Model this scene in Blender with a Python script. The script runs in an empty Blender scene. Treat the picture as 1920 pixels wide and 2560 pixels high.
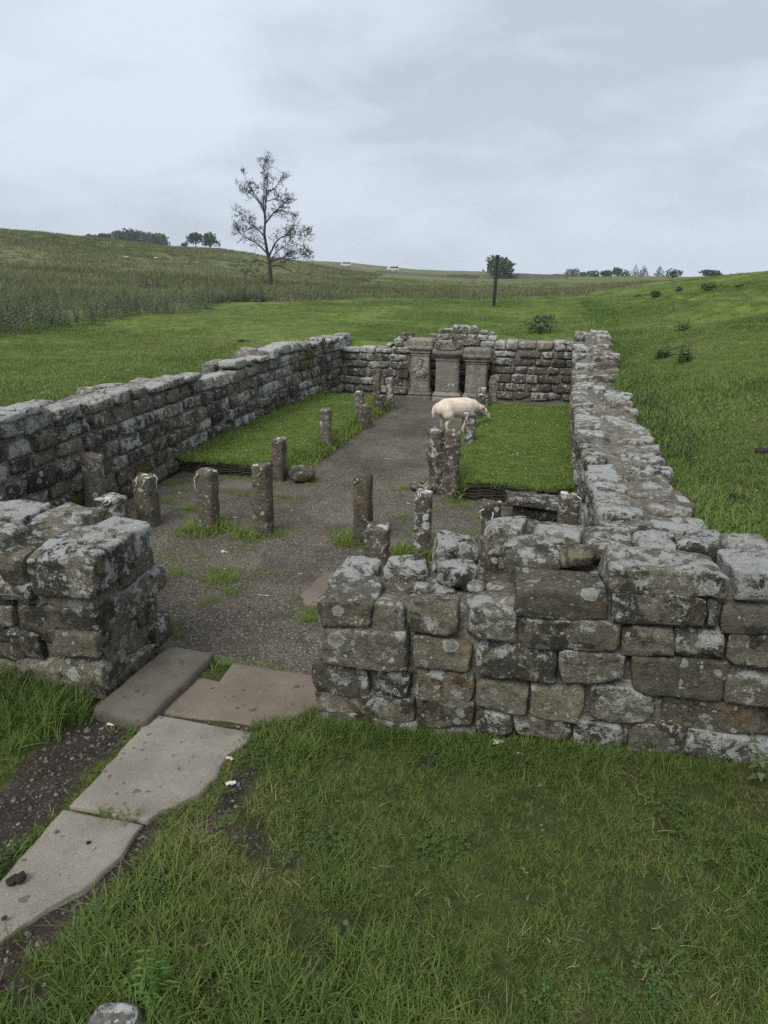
import bpy, math, random
import numpy as np
from math import radians as R
C = bpy.context.scene.collection
SC = bpy.context.scene
rng = random.Random(7)

# ------------------------------------------------------------------ camera, sky, sun, exposure
CAM_H = 2.3
PITCH = 20.11
cam = bpy.data.cameras.new('camera'); co = bpy.data.objects.new('camera', cam); C.objects.link(co)
cam.sensor_fit = 'VERTICAL'; cam.sensor_height = 36.0; cam.sensor_width = 36.0; cam.lens = 24.0
cam.clip_start = 0.05; cam.clip_end = 5000
co.location = (0, 0, CAM_H); co.rotation_euler = (R(90 - PITCH), 0, 0)
SC.camera = co

SUN_EL, SUN_AZ = 52, 215          # degrees; azimuth clockwise from +Y
world = bpy.data.worlds.new('World'); SC.world = world; world.use_nodes = True
def sky():
    nt = world.node_tree; nt.nodes.clear(); L = nt.links.new
    out = nt.nodes.new('ShaderNodeOutputWorld')
    tc = nt.nodes.new('ShaderNodeTexCoord')
    st = nt.nodes.new('ShaderNodeTexSky'); st.sky_type = 'NISHITA'; st.sun_disc = False
    st.sun_elevation = R(SUN_EL); st.sun_rotation = R(SUN_AZ); st.air_density = 1.0; st.dust_density = 2.0
    b1 = nt.nodes.new('ShaderNodeBackground'); b1.inputs[1].default_value = 0.05
    L(st.outputs[0], b1.inputs[0])
    sep = nt.nodes.new('ShaderNodeSeparateXYZ'); L(tc.outputs['Generated'], sep.inputs[0])
    def M(op, a, b=None, c=None):
        n = nt.nodes.new('ShaderNodeMath'); n.operation = op
        for i, v in enumerate((a, b, c)):
            if v is None: continue
            if isinstance(v, (int, float)): n.inputs[i].default_value = v
            else: L(v, n.inputs[i])
        return n.outputs[0]
    z = M('ADD', M('ABSOLUTE', sep.outputs[2]), 0.38)
    px = M('DIVIDE', sep.outputs[0], z); py = M('DIVIDE', sep.outputs[1], z)
    cb = nt.nodes.new('ShaderNodeCombineXYZ'); L(px, cb.inputs[0]); L(py, cb.inputs[1])
    def noise(sc, det, ro, dist, off):
        mp = nt.nodes.new('ShaderNodeMapping'); mp.inputs[1].default_value = off; mp.inputs[3].default_value = (sc, sc * 1.25, sc)
        mp.inputs[2].default_value = (0, 0, 0.5)
        L(cb.outputs[0], mp.inputs[0])
        n = nt.nodes.new('ShaderNodeTexNoise'); n.inputs['Scale'].default_value = 1; n.inputs['Detail'].default_value = det
        n.inputs['Roughness'].default_value = ro; n.inputs['Distortion'].default_value = dist
        L(mp.outputs[0], n.inputs['Vector']); return n.outputs[0]
    n1 = noise(1.1, 5, .5, .5, (3.1, 1.4, 0)); n2 = noise(3.2, 6, .55, .5, (7.7, 2.2, 4))
    f = M('ADD', M('MULTIPLY', n1, .62), M('MULTIPLY', n2, .38))
    rp = nt.nodes.new('ShaderNodeValToRGB'); L(f, rp.inputs[0])
    e = rp.color_ramp.elements
    e[0].position = .39; e[0].color = (.38, .42, .485, 1)
    e[1].position = .585; e[1].color = (.535, .585, .665, 1)
    m = rp.color_ramp.elements.new(.49); m.color = (.47, .52, .595, 1)
    # clouds merge into an even pale veil towards the horizon
    mx = nt.nodes.new('ShaderNodeMix'); mx.data_type = 'RGBA'
    hz = nt.nodes.new('ShaderNodeMapRange'); hz.inputs[1].default_value = 0; hz.inputs[2].default_value = .22
    hz.inputs[3].default_value = .40; hz.inputs[4].default_value = 0
    L(sep.outputs[2], hz.inputs[0]); L(hz.outputs[0], mx.inputs[0])
    L(rp.outputs[0], mx.inputs[6]); mx.inputs[7].default_value = (.525, .575, .65, 1)
    b2 = nt.nodes.new('ShaderNodeBackground'); L(mx.outputs[2], b2.inputs[0]); b2.inputs[1].default_value = .86
    ad = nt.nodes.new('ShaderNodeMixShader'); ad.inputs[0].default_value = .90; L(b1.outputs[0], ad.inputs[1]); L(b2.outputs[0], ad.inputs[2])
    L(ad.outputs[0], out.inputs[0])
sky()
sun = bpy.data.lights.new('sun', 'SUN'); sun.energy = 1.5; sun.angle = R(35); sun.color = (1, .97, .92)
so = bpy.data.objects.new('sun', sun); C.objects.link(so)
so.rotation_euler = (R(90 - SUN_EL), 0, R(180 - SUN_AZ)); so.location = (0, -20, 40)
SC.view_settings.view_transform = 'Standard'; SC.view_settings.look = 'None'
SC.view_settings.exposure = 0.85; SC.view_settings.gamma = 1; SC.view_settings.use_curve_mapping = False
SC.cycles.max_bounces = 6; SC.cycles.diffuse_bounces = 3; SC.cycles.volume_bounces = 0
SC.cycles.use_denoising = False
HAZE = 0.00045
LAMB = (-1.36, 9.22, .075)

# ------------------------------------------------------------------ frame of the temple: v across, u along its axis
YAW = R(13.2); CY, SY = math.cos(YAW), math.sin(YAW)
def W(v, u, z=0.0): return (u * SY + v * CY, u * CY - v * SY, z)
def UV(x, y): return x * SY + y * CY, x * CY - y * SY          # -> u, v

# ------------------------------------------------------------------ numpy noise
def _h(i, j, k, s):
    n = (i.astype(np.int64) * 374761393 + j.astype(np.int64) * 668265263 + k.astype(np.int64) * 2147483647 + s * 974711) & 0xffffffff
    n = ((n ^ (n >> 13)) * 1274126177) & 0xffffffff
    n = ((n ^ (n >> 16)) * 2246822519) & 0xffffffff
    return ((n ^ (n >> 15)) & 0xffff) / 65535.0
def vnoise(P, s=0):
    P = np.asarray(P, float); f = np.floor(P); t = P - f; t = t * t * (3 - 2 * t); i, j, k = f[..., 0], f[..., 1], f[..., 2]
    def g(a, b, c): return _h(i + a, j + b, k + c, s)
    x0 = g(0,0,0) * (1 - t[..., 0]) + g(1,0,0) * t[..., 0]; x1 = g(0,1,0) * (1 - t[..., 0]) + g(1,1,0) * t[..., 0]
    y0 = x0 * (1 - t[..., 1]) + x1 * t[..., 1]
    x0 = g(0,0,1) * (1 - t[..., 0]) + g(1,0,1) * t[..., 0]; x1 = g(0,1,1) * (1 - t[..., 0]) + g(1,1,1) * t[..., 0]
    y1 = x0 * (1 - t[..., 1]) + x1 * t[..., 1]
    return (y0 * (1 - t[..., 2]) + y1 * t[..., 2]) * 2 - 1
def fbm(P, o=4, s=0):
    a, r, P = 1., 0., np.asarray(P, float)
    for q in range(o): r = r + a * vnoise(P, s + q); P = P * 2.03 + 1.7; a *= .5
    return r
def n2d(x, y, sc, o=3, s=0):
    x = np.asarray(x, float); return fbm(np.stack([x / sc, np.asarray(y, float) / sc, np.zeros_like(x) + .37], -1), o, s)
def smooth(a, b, x):
    t = np.clip((x - a) / (b - a), 0, 1); return t * t * (3 - 2 * t)

# ------------------------------------------------------------------ objects
def mesh(name, V, F, smooth_=True):
    me = bpy.data.meshes.new(name)
    me.from_pydata([tuple(v) for v in np.asarray(V, float).tolist()], [], [tuple(f) for f in F])
    if smooth_ and len(me.polygons): me.polygons.foreach_set('use_smooth', [True] * len(me.polygons))
    me.update(); return me
def obj(name, me, mat=None, parent=None, loc=None, rot=None, scl=None):
    o = bpy.data.objects.new(name, me); C.objects.link(o)
    if mat is not None and me is not None and not me.materials: me.materials.append(mat)
    if parent is not None: o.parent = parent
    if loc is not None: o.location = loc
    if rot is not None: o.rotation_euler = rot
    if scl is not None: o.scale = scl
    return o
def tag(o, label, cat, group=None):
    o['label'] = label; o['category'] = cat
    if group: o['group'] = group
    return o
def thing(name, label, cat, loc=(0, 0, 0), rotz=0., group=None):
    o = obj(name, None, loc=loc, rot=(0, 0, rotz)); o.empty_display_size = .1
    return tag(o, label, cat, group)
def kind(o, k): o['kind'] = k; return o

# ------------------------------------------------------------------ node helpers
class NT:
    def __init__(s, name):
        s.m = bpy.data.materials.new(name); s.m.use_nodes = True; s.t = s.m.node_tree; s.t.nodes.clear()
        s.out = s.t.nodes.new('ShaderNodeOutputMaterial')
    def n(s, ty, ins=None, **kw):
        n = s.t.nodes.new('ShaderNode' + ty)
        for k, v in kw.items(): setattr(n, k, v)
        for k, v in (ins or {}).items(): s.set(n.inputs[k], v)
        return n
    def set(s, sock, v):
        if isinstance(v, bpy.types.NodeSocket): s.t.links.new(v, sock)
        elif isinstance(v, bpy.types.Node): s.t.links.new(v.outputs[0], sock)
        else: sock.default_value = v
    def math(s, op, a, b=0., clamp=False):
        n = s.n('Math', {0: a, 1: b}, operation=op); n.use_clamp = clamp; return n.outputs[0]
    def pos(s): return s.n('NewGeometry').outputs['Position']
    def noise(s, vec, scale, det=5, ro=.55, dist=0.):
        return s.n('TexNoise', {'Vector': vec, 'Scale': scale, 'Detail': det, 'Roughness': ro, 'Distortion': dist}).outputs[0]
    def vor(s, vec, scale, feature='F1', rand=1.):
        return s.n('TexVoronoi', {'Vector': vec, 'Scale': scale, 'Randomness': rand}, feature=feature)
    def scale(s, vec, xyz): return s.n('Mapping', {0: vec, 3: xyz}).outputs[0]
    def step(s, x, a, b):
        return s.n('MapRange', {0: x, 1: a, 2: b, 3: 0., 4: 1.}, interpolation_type='SMOOTHSTEP').outputs[0]
    def mix(s, f, a, b, blend='MIX'):
        n = s.n('Mix', data_type='RGBA', blend_type=blend)
        s.set(n.inputs[0], f)
        for i, v in ((6, a), (7, b)):
            if isinstance(v, tuple) and len(v) == 3: v = v + (1,)
            s.set(n.inputs[i], v)
        return n.outputs[2]
    def ramp(s, f, stops):
        n = s.n('ValToRGB', {0: f}); e = n.color_ramp.elements
        while len(e) < len(stops): e.new(.5)
        for i, (p, c) in enumerate(stops): e[i].position = p; e[i].color = tuple(c) + (1,)
        return n.outputs[0]
    def attr(s, name, ty='OBJECT'): return s.n('Attribute', attribute_name=name, attribute_type=ty).outputs['Fac']
    def bump(s, h, st=.5, d=.01, nrm=None):
        ins = {'Strength': st, 'Distance': d, 'Height': h}
        if nrm is not None: ins['Normal'] = nrm
        return s.n('Bump', ins).outputs[0]
    def surf(s, col, rough=.9, nrm=None, spec=.2, **kw):
        b = s.n('BsdfPrincipled', {'Base Color': col if not (isinstance(col, tuple) and len(col) == 3) else col + (1,), 'Roughness': rough, 'Specular IOR Level': spec})
        if nrm is not None: s.set(b.inputs['Normal'], nrm)
        for k, v in kw.items(): s.set(b.inputs[k], v)
        s.set(s.out.inputs[0], b.outputs[0]); return b

# ------------------------------------------------------------------ materials
def stone_material(name, stops, lich=1., discs=1., scale=1., grain=1., black=.85):
    m = NT(name); p = m.pos(); rnd = m.n('ObjectInfo').outputs['Random']
    off = m.n('VectorMath', {0: p, 1: m.n('CombineXYZ', {0: m.math('MULTIPLY', rnd, 37.), 1: m.math('MULTIPLY', rnd, 91.), 2: m.math('MULTIPLY', rnd, 53.)})}, operation='ADD').outputs[0]
    rnd2 = m.math('FRACT', m.math('MULTIPLY', rnd, 17.37)); rnd3 = m.math('FRACT', m.math('MULTIPLY', rnd, 71.93))
    up = m.n('SeparateXYZ', {0: m.n('NewGeometry').outputs['Normal']}).outputs[2]
    lp = m.attr('lichen'); mp = m.attr('moss')
    n1 = m.noise(off, 5 * scale, 6, .6); n2 = m.noise(off, 34 * scale, 8, .72); n3 = m.noise(off, 14 * scale, 11, .72, .5); n4 = m.noise(off, 110 * scale, 6, .75)
    beds = m.noise(m.scale(off, (3 * scale, 3 * scale, 26 * scale)), 1, 6, .65)
    f = m.math('ADD', m.math('ADD', m.math('MULTIPLY', rnd, .45), m.math('MULTIPLY', n1, .5)), m.math('MULTIPLY', m.math('SUBTRACT', beds, .5), .28))
    col = m.ramp(f, stops)
    col = m.mix(m.math('MULTIPLY', m.step(m.noise(off, 3.1 * scale, 5, .6), .55, .68), .45), col, (.26, .17, .085))
    mot = m.n('MapRange', {0: m.math('ADD', m.math('MULTIPLY', n2, .6), m.math('MULTIPLY', n4, .4)), 1: .34, 2: .66, 3: .35, 4: 1.6}).outputs[0]
    col = m.mix(1., col, m.n('CombineColor', {0: mot, 1: mot, 2: mot}), 'MULTIPLY')
    # black biofilm, much of it on some stones, hardly any on others
    bk = m.step(m.math('ADD', m.noise(off, 6.5 * scale, 10, .70, .4), m.math('MULTIPLY', m.math('SUBTRACT', rnd2, .5), .18)), .51, .585)
    col = m.mix(m.math('MULTIPLY', bk, black), col, (.028, .026, .022))
    # grey-white crust in broken sheets
    cr = m.math('ADD', m.math('ADD', n3, m.math('MULTIPLY', m.math('SUBTRACT', n4, .5), .40)), m.math('ADD', m.math('ADD', m.math('MULTIPLY', lp, .15), m.math('MULTIPLY', m.math('SUBTRACT', rnd3, .5), .14)), m.math('MULTIPLY', m.math('MAXIMUM', up, 0.), .060 * lich)))
    cr = m.step(cr, .575, .625)
    ccol = m.mix(m.noise(off, 17 * scale, 5), (.36, .365, .335), (.64, .64, .605))
    ccol = m.mix(m.math('MULTIPLY', m.step(m.math('ADD', m.math('MULTIPLY', n2, .5), m.math('MULTIPLY', n4, .5)), .50, .60), .6), ccol, (.13, .125, .105))
    col = m.mix(m.math('MULTIPLY', cr, .92), col, ccol)
    # round lichens, gathered in colonies
    wob = m.n('VectorMath', {0: off, 1: m.n('VectorMath', {0: m.n('TexNoise', {'Vector': off, 'Scale': 40 * scale, 'Detail': 4}).outputs[1], 1: (.030, .030, .030)}, operation='MULTIPLY')}, operation='ADD').outputs[0]
    colony = m.step(m.math('ADD', m.noise(off, 4.2 * scale, 4, .6), m.math('MULTIPLY', m.math('SUBTRACT', rnd2, .5), -.2)), .44, .58)
    dm = None
    for sc_, r0, th in ((10, .38, .50), (23, .38, .58), (60, .36, .68)):
        v = m.vor(wob, sc_ * scale); cs = m.n('SeparateColor', {0: v.outputs['Color']})
        rad = m.math('MULTIPLY', m.math('SUBTRACT', cs.outputs[0], m.math('ADD', th - .10 * discs, m.math('MULTIPLY', m.math('SUBTRACT', 1., colony), .22))), r0 / (1 - th))
        e_ = m.math('SUBTRACT', rad, m.math('ADD', v.outputs['Distance'], m.math('MULTIPLY', m.math('SUBTRACT', n4, .5), .12)))
        d = m.step(e_, 0., .03); ring = m.step(e_, .05, .14)
        lc = m.mix(cs.outputs[1], (.34, .37, .315), (.60, .60, .56))
        lc = m.mix(m.math('MULTIPLY', ring, m.math('MULTIPLY', cs.outputs[2], .75)), lc, (.16, .165, .135))
        lc = m.mix(m.math('MULTIPLY', m.step(n2, .52, .62), .4), lc, (.15, .15, .12))
        col = m.mix(m.math('MULTIPLY', d, .85), col, lc)
        dm = d if dm is None else m.math('MAXIMUM', dm, d)
    # moss
    ms = m.step(m.math('ADD', m.noise(off, 11, 6, .65), m.math('MULTIPLY', mp, .42)), .76, .90)
    mc = m.mix(n2, (.06, .065, .010), (.17, .125, .025))
    col = m.mix(m.math('MULTIPLY', ms, .9), col, mc)
    h = m.math('ADD', m.math('ADD', m.math('MULTIPLY', n3, 1.0), m.math('MULTIPLY', n2, .9)), m.math('ADD', m.math('MULTIPLY', n4, .55), m.math('ADD', m.math('MULTIPLY', dm, .10), m.math('ADD', m.math('MULTIPLY', ms, .5), m.math('MULTIPLY', beds, .45)))))
    m.surf(col, .92, m.bump(h, 1. * grain, .030 / scale), .15)
    return m.m
M_STONE = stone_material('weathered_sandstone', [(.12, (.094, .086, .065)), (.36, (.158, .144, .108)), (.58, (.215, .194, .140)), (.80, (.285, .246, .165)), (.95, (.33, .27, .17))], black=.72)
M_STONE_DARK = stone_material('damp_sandstone', [(.15, (.066, .061, .052)), (.4, (.118, .108, .086)), (.65, (.178, .157, .113)), (.92, (.285, .225, .132))], black=.6)
M_ALTAR = stone_material('altar_stone', [(.2, (.185, .172, .145)), (.5, (.25, .23, .19)), (.9, (.31, .285, .23))], lich=.3, discs=-.1, scale=1.3, grain=.4, black=.35)
M_POST = stone_material('cast_post', [(.2, (.084, .075, .056)), (.5, (.125, .110, .080)), (.9, (.18, .156, .110))], lich=.3, discs=.45, scale=1.1, grain=.5, black=.5)
M_BOULDER = stone_material('pale_boulder', [(.2, (.13, .12, .097)), (.5, (.18, .165, .137)), (.9, (.23, .21, .172))], lich=1., discs=.4, grain=.5, black=.2)

def core_material():
    m = NT('earth_and_rubble'); p = m.pos()
    a = m.noise(p, 9, 8, .7); b = m.noise(p, 60, 6, .7); v = m.vor(p, 42)
    col = m.ramp(a, [(.3, (.058, .053, .045)), (.5, (.145, .132, .108)), (.7, (.25, .222, .18))])
    pe = m.mix(m.n('SeparateColor', {0: v.outputs['Color']}).outputs[0], (.05, .045, .04), (.34, .29, .24))
    col = m.mix(m.math('MULTIPLY', m.step(v.outputs['Distance'], .42, .28), .65), col, pe)
    col = m.mix(m.math('MULTIPLY', m.step(m.noise(p, 5, 8, .7), .56, .68), .7), col, (.24, .19, .15))
    col = m.mix(m.math('MULTIPLY', m.step(m.noise(p, 13, 10, .72, .4), .56, .63), .85), col, (.40, .395, .365))
    h = m.math('ADD', m.math('MULTIPLY', b, .6), m.math('SUBTRACT', a, m.math('MULTIPLY', v.outputs['Distance'], .8)))
    m.surf(col, .95, m.bump(h, .9, .02), .1); return m.m
M_CORE = core_material()

def ground_material():
    m = NT('turf_ground'); p = m.pos()
    bare = m.attr('bare', 'GEOMETRY'); moor = m.attr('moor', 'GEOMETRY')
    a = m.noise(p, .55, 6, .6); b = m.noise(p, 4.5, 7, .65); c = m.noise(p, 40, 5, .7); big = m.noise(p, .06, 6, .62, .4)
    f = m.math('ADD', m.math('MULTIPLY', a, .45), m.math('ADD', m.math('MULTIPLY', b, .35), m.math('MULTIPLY', c, .2)))
    g = m.ramp(f, [(.32, (.058, .095, .020)), (.47, (.118, .175, .038)), (.6, (.175, .235, .058)), (.72, (.235, .265, .088))])
    g = m.mix(m.math('MULTIPLY', m.step(m.noise(p, .9, 6, .68, .6), .50, .66), .5), g, (.165, .155, .06))
    th = m.ramp(m.math('ADD', m.math('MULTIPLY', b, .5), m.math('MULTIPLY', c, .5)), [(.35, (.018, .024, .008)), (.5, (.040, .050, .016)), (.65, (.085, .085, .034))])
    g = m.mix(m.attr('thatch', 'GEOMETRY'), g, th)
    mo = m.ramp(m.math('ADD', m.math('MULTIPLY', big, .6), m.math('MULTIPLY', a, .4)), [(.36, (.060, .090, .028)), (.46, (.105, .135, .042)), (.56, (.155, .152, .068)), (.68, (.205, .18, .095))])
    col = m.mix(moor, g, mo)
    v = m.vor(p, 75); peb = m.mix(m.n('SeparateColor', {0: v.outputs['Color']}).outputs[0], (.03, .027, .024), (.12, .105, .09))
    e = m.ramp(b, [(.3, (.020, .016, .012)), (.55, (.045, .036, .027)), (.75, (.075, .060, .046))])
    e = m.mix(m.step(v.outputs['Distance'], .40, .30), e, peb)
    ed = m.step(m.math('ADD', bare, m.math('MULTIPLY', m.math('SUBTRACT', c, .5), .5)), .35, .6)
    col = m.mix(ed, col, e)
    h = m.math('ADD', m.math('MULTIPLY', b, .5), m.math('MULTIPLY', c, .7))
    m.surf(col, .95, m.bump(h, .8, .03), .1); return m.m
M_GROUND = ground_material()

def gravel_material():
    m = NT('dark_gravel'); p = m.pos()
    a = m.noise(p, 1.1, 6, .6); b = m.noise(p, 7, 6, .65)
    v = m.vor(p, 62); v2 = m.vor(p, 120)
    r = m.n('SeparateColor', {0: v.outputs['Color']}).outputs[0]; r2 = m.n('SeparateColor', {0: v2.outputs['Color']}).outputs[1]
    base = m.ramp(m.math('ADD', m.math('MULTIPLY', a, .6), m.math('MULTIPLY', b, .4)), [(.33, (.062, .053, .039)), (.5, (.124, .107, .080)), (.66, (.200, .174, .132))])
    peb = m.ramp(r, [(.0, (.054, .047, .037)), (.45, (.140, .121, .092)), (.8, (.245, .215, .168)), (.97, (.40, .365, .30))])
    col = m.mix(m.step(v.outputs['Distance'], .46, .34), base, peb)
    col = m.mix(m.math('MULTIPLY', m.step(r2, .9, .95), m.step(v2.outputs['Distance'], .4, .3)), col, (.27, .25, .225))
    col = m.mix(m.math('MULTIPLY', m.step(m.noise(p, 2.3, 7, .68), .55, .68), .6), col, (.060, .078, .024))
    col = m.mix(m.math('MULTIPLY', m.step(m.noise(p, .8, 5, .6), .50, .62), .45), col, (.035, .030, .025))
    h = m.math('SUBTRACT', m.math('MULTIPLY', b, .5), m.math('ADD', m.math('MULTIPLY', v.outputs['Distance'], 1.2), m.math('MULTIPLY', v2.outputs['Distance'], .5)))
    m.surf(col, .85, m.bump(h, .9, .016), .25); return m.m
M_GRAVEL = gravel_material()

def slab_material(name, c0, c1, spot=(.10, .08, .065), pore=.0):
    m = NT(name); p = m.pos()
    a = m.noise(p, 3.2, 6, .6); b = m.noise(p, 45, 6, .75); c = m.noise(p, 260, 3, .7)
    col = m.mix(m.step(m.math('ADD', m.math('MULTIPLY', a, .7), m.math('MULTIPLY', b, .3)), .33, .68), c0, c1)
    k = m.n('MapRange', {0: c, 1: .32, 2: .68, 3: .55, 4: 1.42}).outputs[0]
    col = m.mix(1., col, m.n('CombineColor', {0: k, 1: k, 2: k}), 'MULTIPLY')
    wob = m.n('VectorMath', {0: p, 1: m.n('VectorMath', {0: m.n('TexNoise', {'Vector': p, 'Scale': 22, 'Detail': 2}).outputs[1], 1: (.05, .05, .05)}, operation='MULTIPLY')}, operation='ADD').outputs[0]
    v = m.vor(wob, 11); rr = m.n('SeparateColor', {0: v.outputs['Color']}).outputs[0]
    d = m.step(m.math('SUBTRACT', m.math('MULTIPLY', m.math('SUBTRACT', rr, .50), .50), v.outputs['Distance']), 0., .03)
    v2 = m.vor(wob, 25); r2 = m.n('SeparateColor', {0: v2.outputs['Color']}).outputs[0]
    d = m.math('MAXIMUM', d, m.step(m.math('SUBTRACT', m.math('MULTIPLY', m.math('SUBTRACT', r2, .66), 1.1), v2.outputs['Distance']), 0., .05))
    col = m.mix(m.math('MULTIPLY', d, .72), col, spot)
    col = m.mix(m.math('MULTIPLY', m.step(m.noise(p, 6, 8, .7), .58, .70), .4), col, tuple(x * .5 for x in c0))
    h = m.math('ADD', m.math('MULTIPLY', b, .5), m.math('SUBTRACT', m.math('MULTIPLY', c, .5), m.math('MULTIPLY', d, .4)))
    m.surf(col, .85, m.bump(h, .6, .008), .2); return m.m
M_SLAB = slab_material('pale_sandstone_slab', (.195, .172, .140), (.29, .258, .212))
M_SLAB_RED = slab_material('reddish_sandstone_slab', (.138, .110, .084), (.205, .168, .132), (.065, .05, .042))
M_SLAB_GREY = slab_material('brown_threshold_stone', (.085, .074, .058), (.145, .128, .100), (.06, .055, .04))

def simple(name, col, rough=.8, var=.35, sc=20., spec=.2, bump=.3, **kw):
    m = NT(name); p = m.pos(); n = m.noise(p, sc, 5, .65)
    k = m.n('MapRange', {0: n, 1: .3, 2: .7, 3: 1 - var, 4: 1 + var}).outputs[0]
    c = m.mix(1., tuple(col), m.n('CombineColor', {0: k, 1: k, 2: k}), 'MULTIPLY')
    m.surf(c, rough, m.bump(n, bump, .01), spec, **kw); return m.m
M_BARK = simple('ash_bark', (.065, .061, .052), .9, .4, 6)
M_TWIG = simple('twig_bark', (.036, .033, .028), .9, .3, 6)
M_WITHY = simple('dark_withy', (.040, .036, .030), .8, .5, 30)
M_WOOL = simple('white_wool', (.50, .485, .44), 1., .35, 60)
M_METAL = simple('dark_steel', (.028, .028, .030), .45, .25, 15, .5, .05)
M_METAL_EDGE = simple('steel_edge', (.075, .078, .08), .45, .2, 15, .5, .05)
M_WOOD = simple('grey_wood', (.12, .095, .075), .9, .4, 12)
M_DUNG = simple('dung', (.022, .017, .012), .8, .5, 40, .3, .9)
M_STRAW = simple('dry_straw', (.30, .25, .14), .9, .3, 40)
M_VAN = simple('white_paint', (.62, .63, .64), .4, .04, 2, .4, 0)
M_GLASS = simple('dark_glass', (.02, .022, .025), .15, .1, 5, .5, 0)
M_TYRE = simple('black_rubber', (.02, .02, .02), .8, .2, 5)
M_HOOF = simple('dark_hoof', (.05, .04, .035), .6, .3, 30)
M_EAR = simple('pink_skin', (.50, .27, .22), .7, .15, 40)

def leaf_material(name, stops, transl=.35, pos_scale=.7, inst=True, rough=.6):
    m = NT(name); p = m.pos()
    t = m.attr('tint', 'INSTANCER') if inst else m.n('ObjectInfo').outputs['Random']
    a = m.noise(p, pos_scale, 5, .62); b = m.noise(p, pos_scale * 9, 4, .6); c = m.noise(p, pos_scale * 90, 2, .6)
    f = m.math('ADD', m.math('ADD', m.math('MULTIPLY', t, .34), m.math('MULTIPLY', a, .42)), m.math('ADD', m.math('MULTIPLY', b, .30), m.math('MULTIPLY', m.math('SUBTRACT', c, .5), .75)))
    col = m.ramp(f, stops)
    d = m.n('BsdfPrincipled', {'Base Color': col, 'Roughness': rough, 'Specular IOR Level': .25})
    tr = m.n('BsdfTranslucent', {'Color': col})
    mx = m.n('MixShader', {0: transl, 1: d, 2: tr}); m.set(m.out.inputs[0], mx.outputs[0]); return m.m
G_FRONT = [(.15, (.032, .066, .014)), (.38, (.082, .138, .028)), (.58, (.142, .200, .044)), (.78, (.205, .220, .068)), (.95, (.44, .39, .21))]
G_LAWN = [(.18, (.066, .112, .024)), (.40, (.126, .196, .042)), (.60, (.184, .252, .064)), (.80, (.26, .288, .095)), (.97, (.40, .37, .19))]
G_TURF = [(.20, (.095, .152, .028)), (.45, (.162, .238, .046)), (.7, (.225, .290, .072)), (.95, (.30, .32, .13))]
G_MOOR = [(.20, (.070, .092, .036)), (.45, (.140, .158, .064)), (.65, (.215, .205, .105)), (.9, (.34, .29, .18))]
G_RUSH = [(.20, (.055, .085, .038)), (.45, (.105, .145, .062)), (.68, (.20, .195, .11)), (.93, (.34, .285, .19))]
M_GRASS = leaf_material('grass_front', G_FRONT, .35, 1.3)
M_LAWN = leaf_material('grass_lawn', G_LAWN, .35, .5)
M_TURF = leaf_material('grass_turf', G_TURF, .35, 1.0)
M_MOOR = leaf_material('grass_moor', G_MOOR, .3, .12)
M_RUSH = leaf_material('rushes', G_RUSH, .3, .25)
M_NETTLE = leaf_material('nettle_leaves', [(.25, (.060, .084, .044)), (.5, (.115, .145, .082)), (.7, (.19, .205, .13)), (.9, (.30, .28, .21))], .3, .5)
M_CLOVER = leaf_material('clover_leaves', [(.2, (.034, .078, .016)), (.5, (.066, .122, .028)), (.85, (.11, .165, .05))], .3, 1.3)
M_THATCH = leaf_material('dead_blades', [(.2, (.10, .085, .04)), (.5, (.19, .165, .085)), (.85, (.34, .29, .17))], .2, 1.3)
M_LEAF = leaf_material('ash_leaves', [(.2, (.05, .09, .02)), (.5, (.10, .17, .04)), (.8, (.16, .21, .06))], .4, .9, False)
M_CROWN = leaf_material('crown_leaves', [(.25, (.028, .050, .022)), (.5, (.058, .090, .034)), (.75, (.11, .145, .058))], .25, .5, False)
M_THISTLE = leaf_material('thistle_leaves', [(.25, (.035, .060, .024)), (.5, (.070, .110, .042)), (.8, (.13, .17, .075))], .25, 3., False)
M_WEED = leaf_material('weed_leaves', [(.25, (.05, .11, .02)), (.5, (.10, .20, .035)), (.8, (.20, .27, .08))], .4, 6., False)
M_FLEECE = None
def fleece():
    m = NT('cream_fleece'); p = m.pos(); n = m.noise(p, 55, 6, .7); w = m.noise(m.scale(p, (60, 60, 160)), 1, 4, .6)
    col = m.mix(m.step(m.noise(p, 9, 5, .6), .35, .7), (.62, .50, .38), (.76, .68, .56))
    m.surf(col, 1., m.bump(m.math('ADD', n, w), .55, .012), .05, **{'Sheen Weight': .3}); return m.m
M_FLEECE = fleece()

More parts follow.
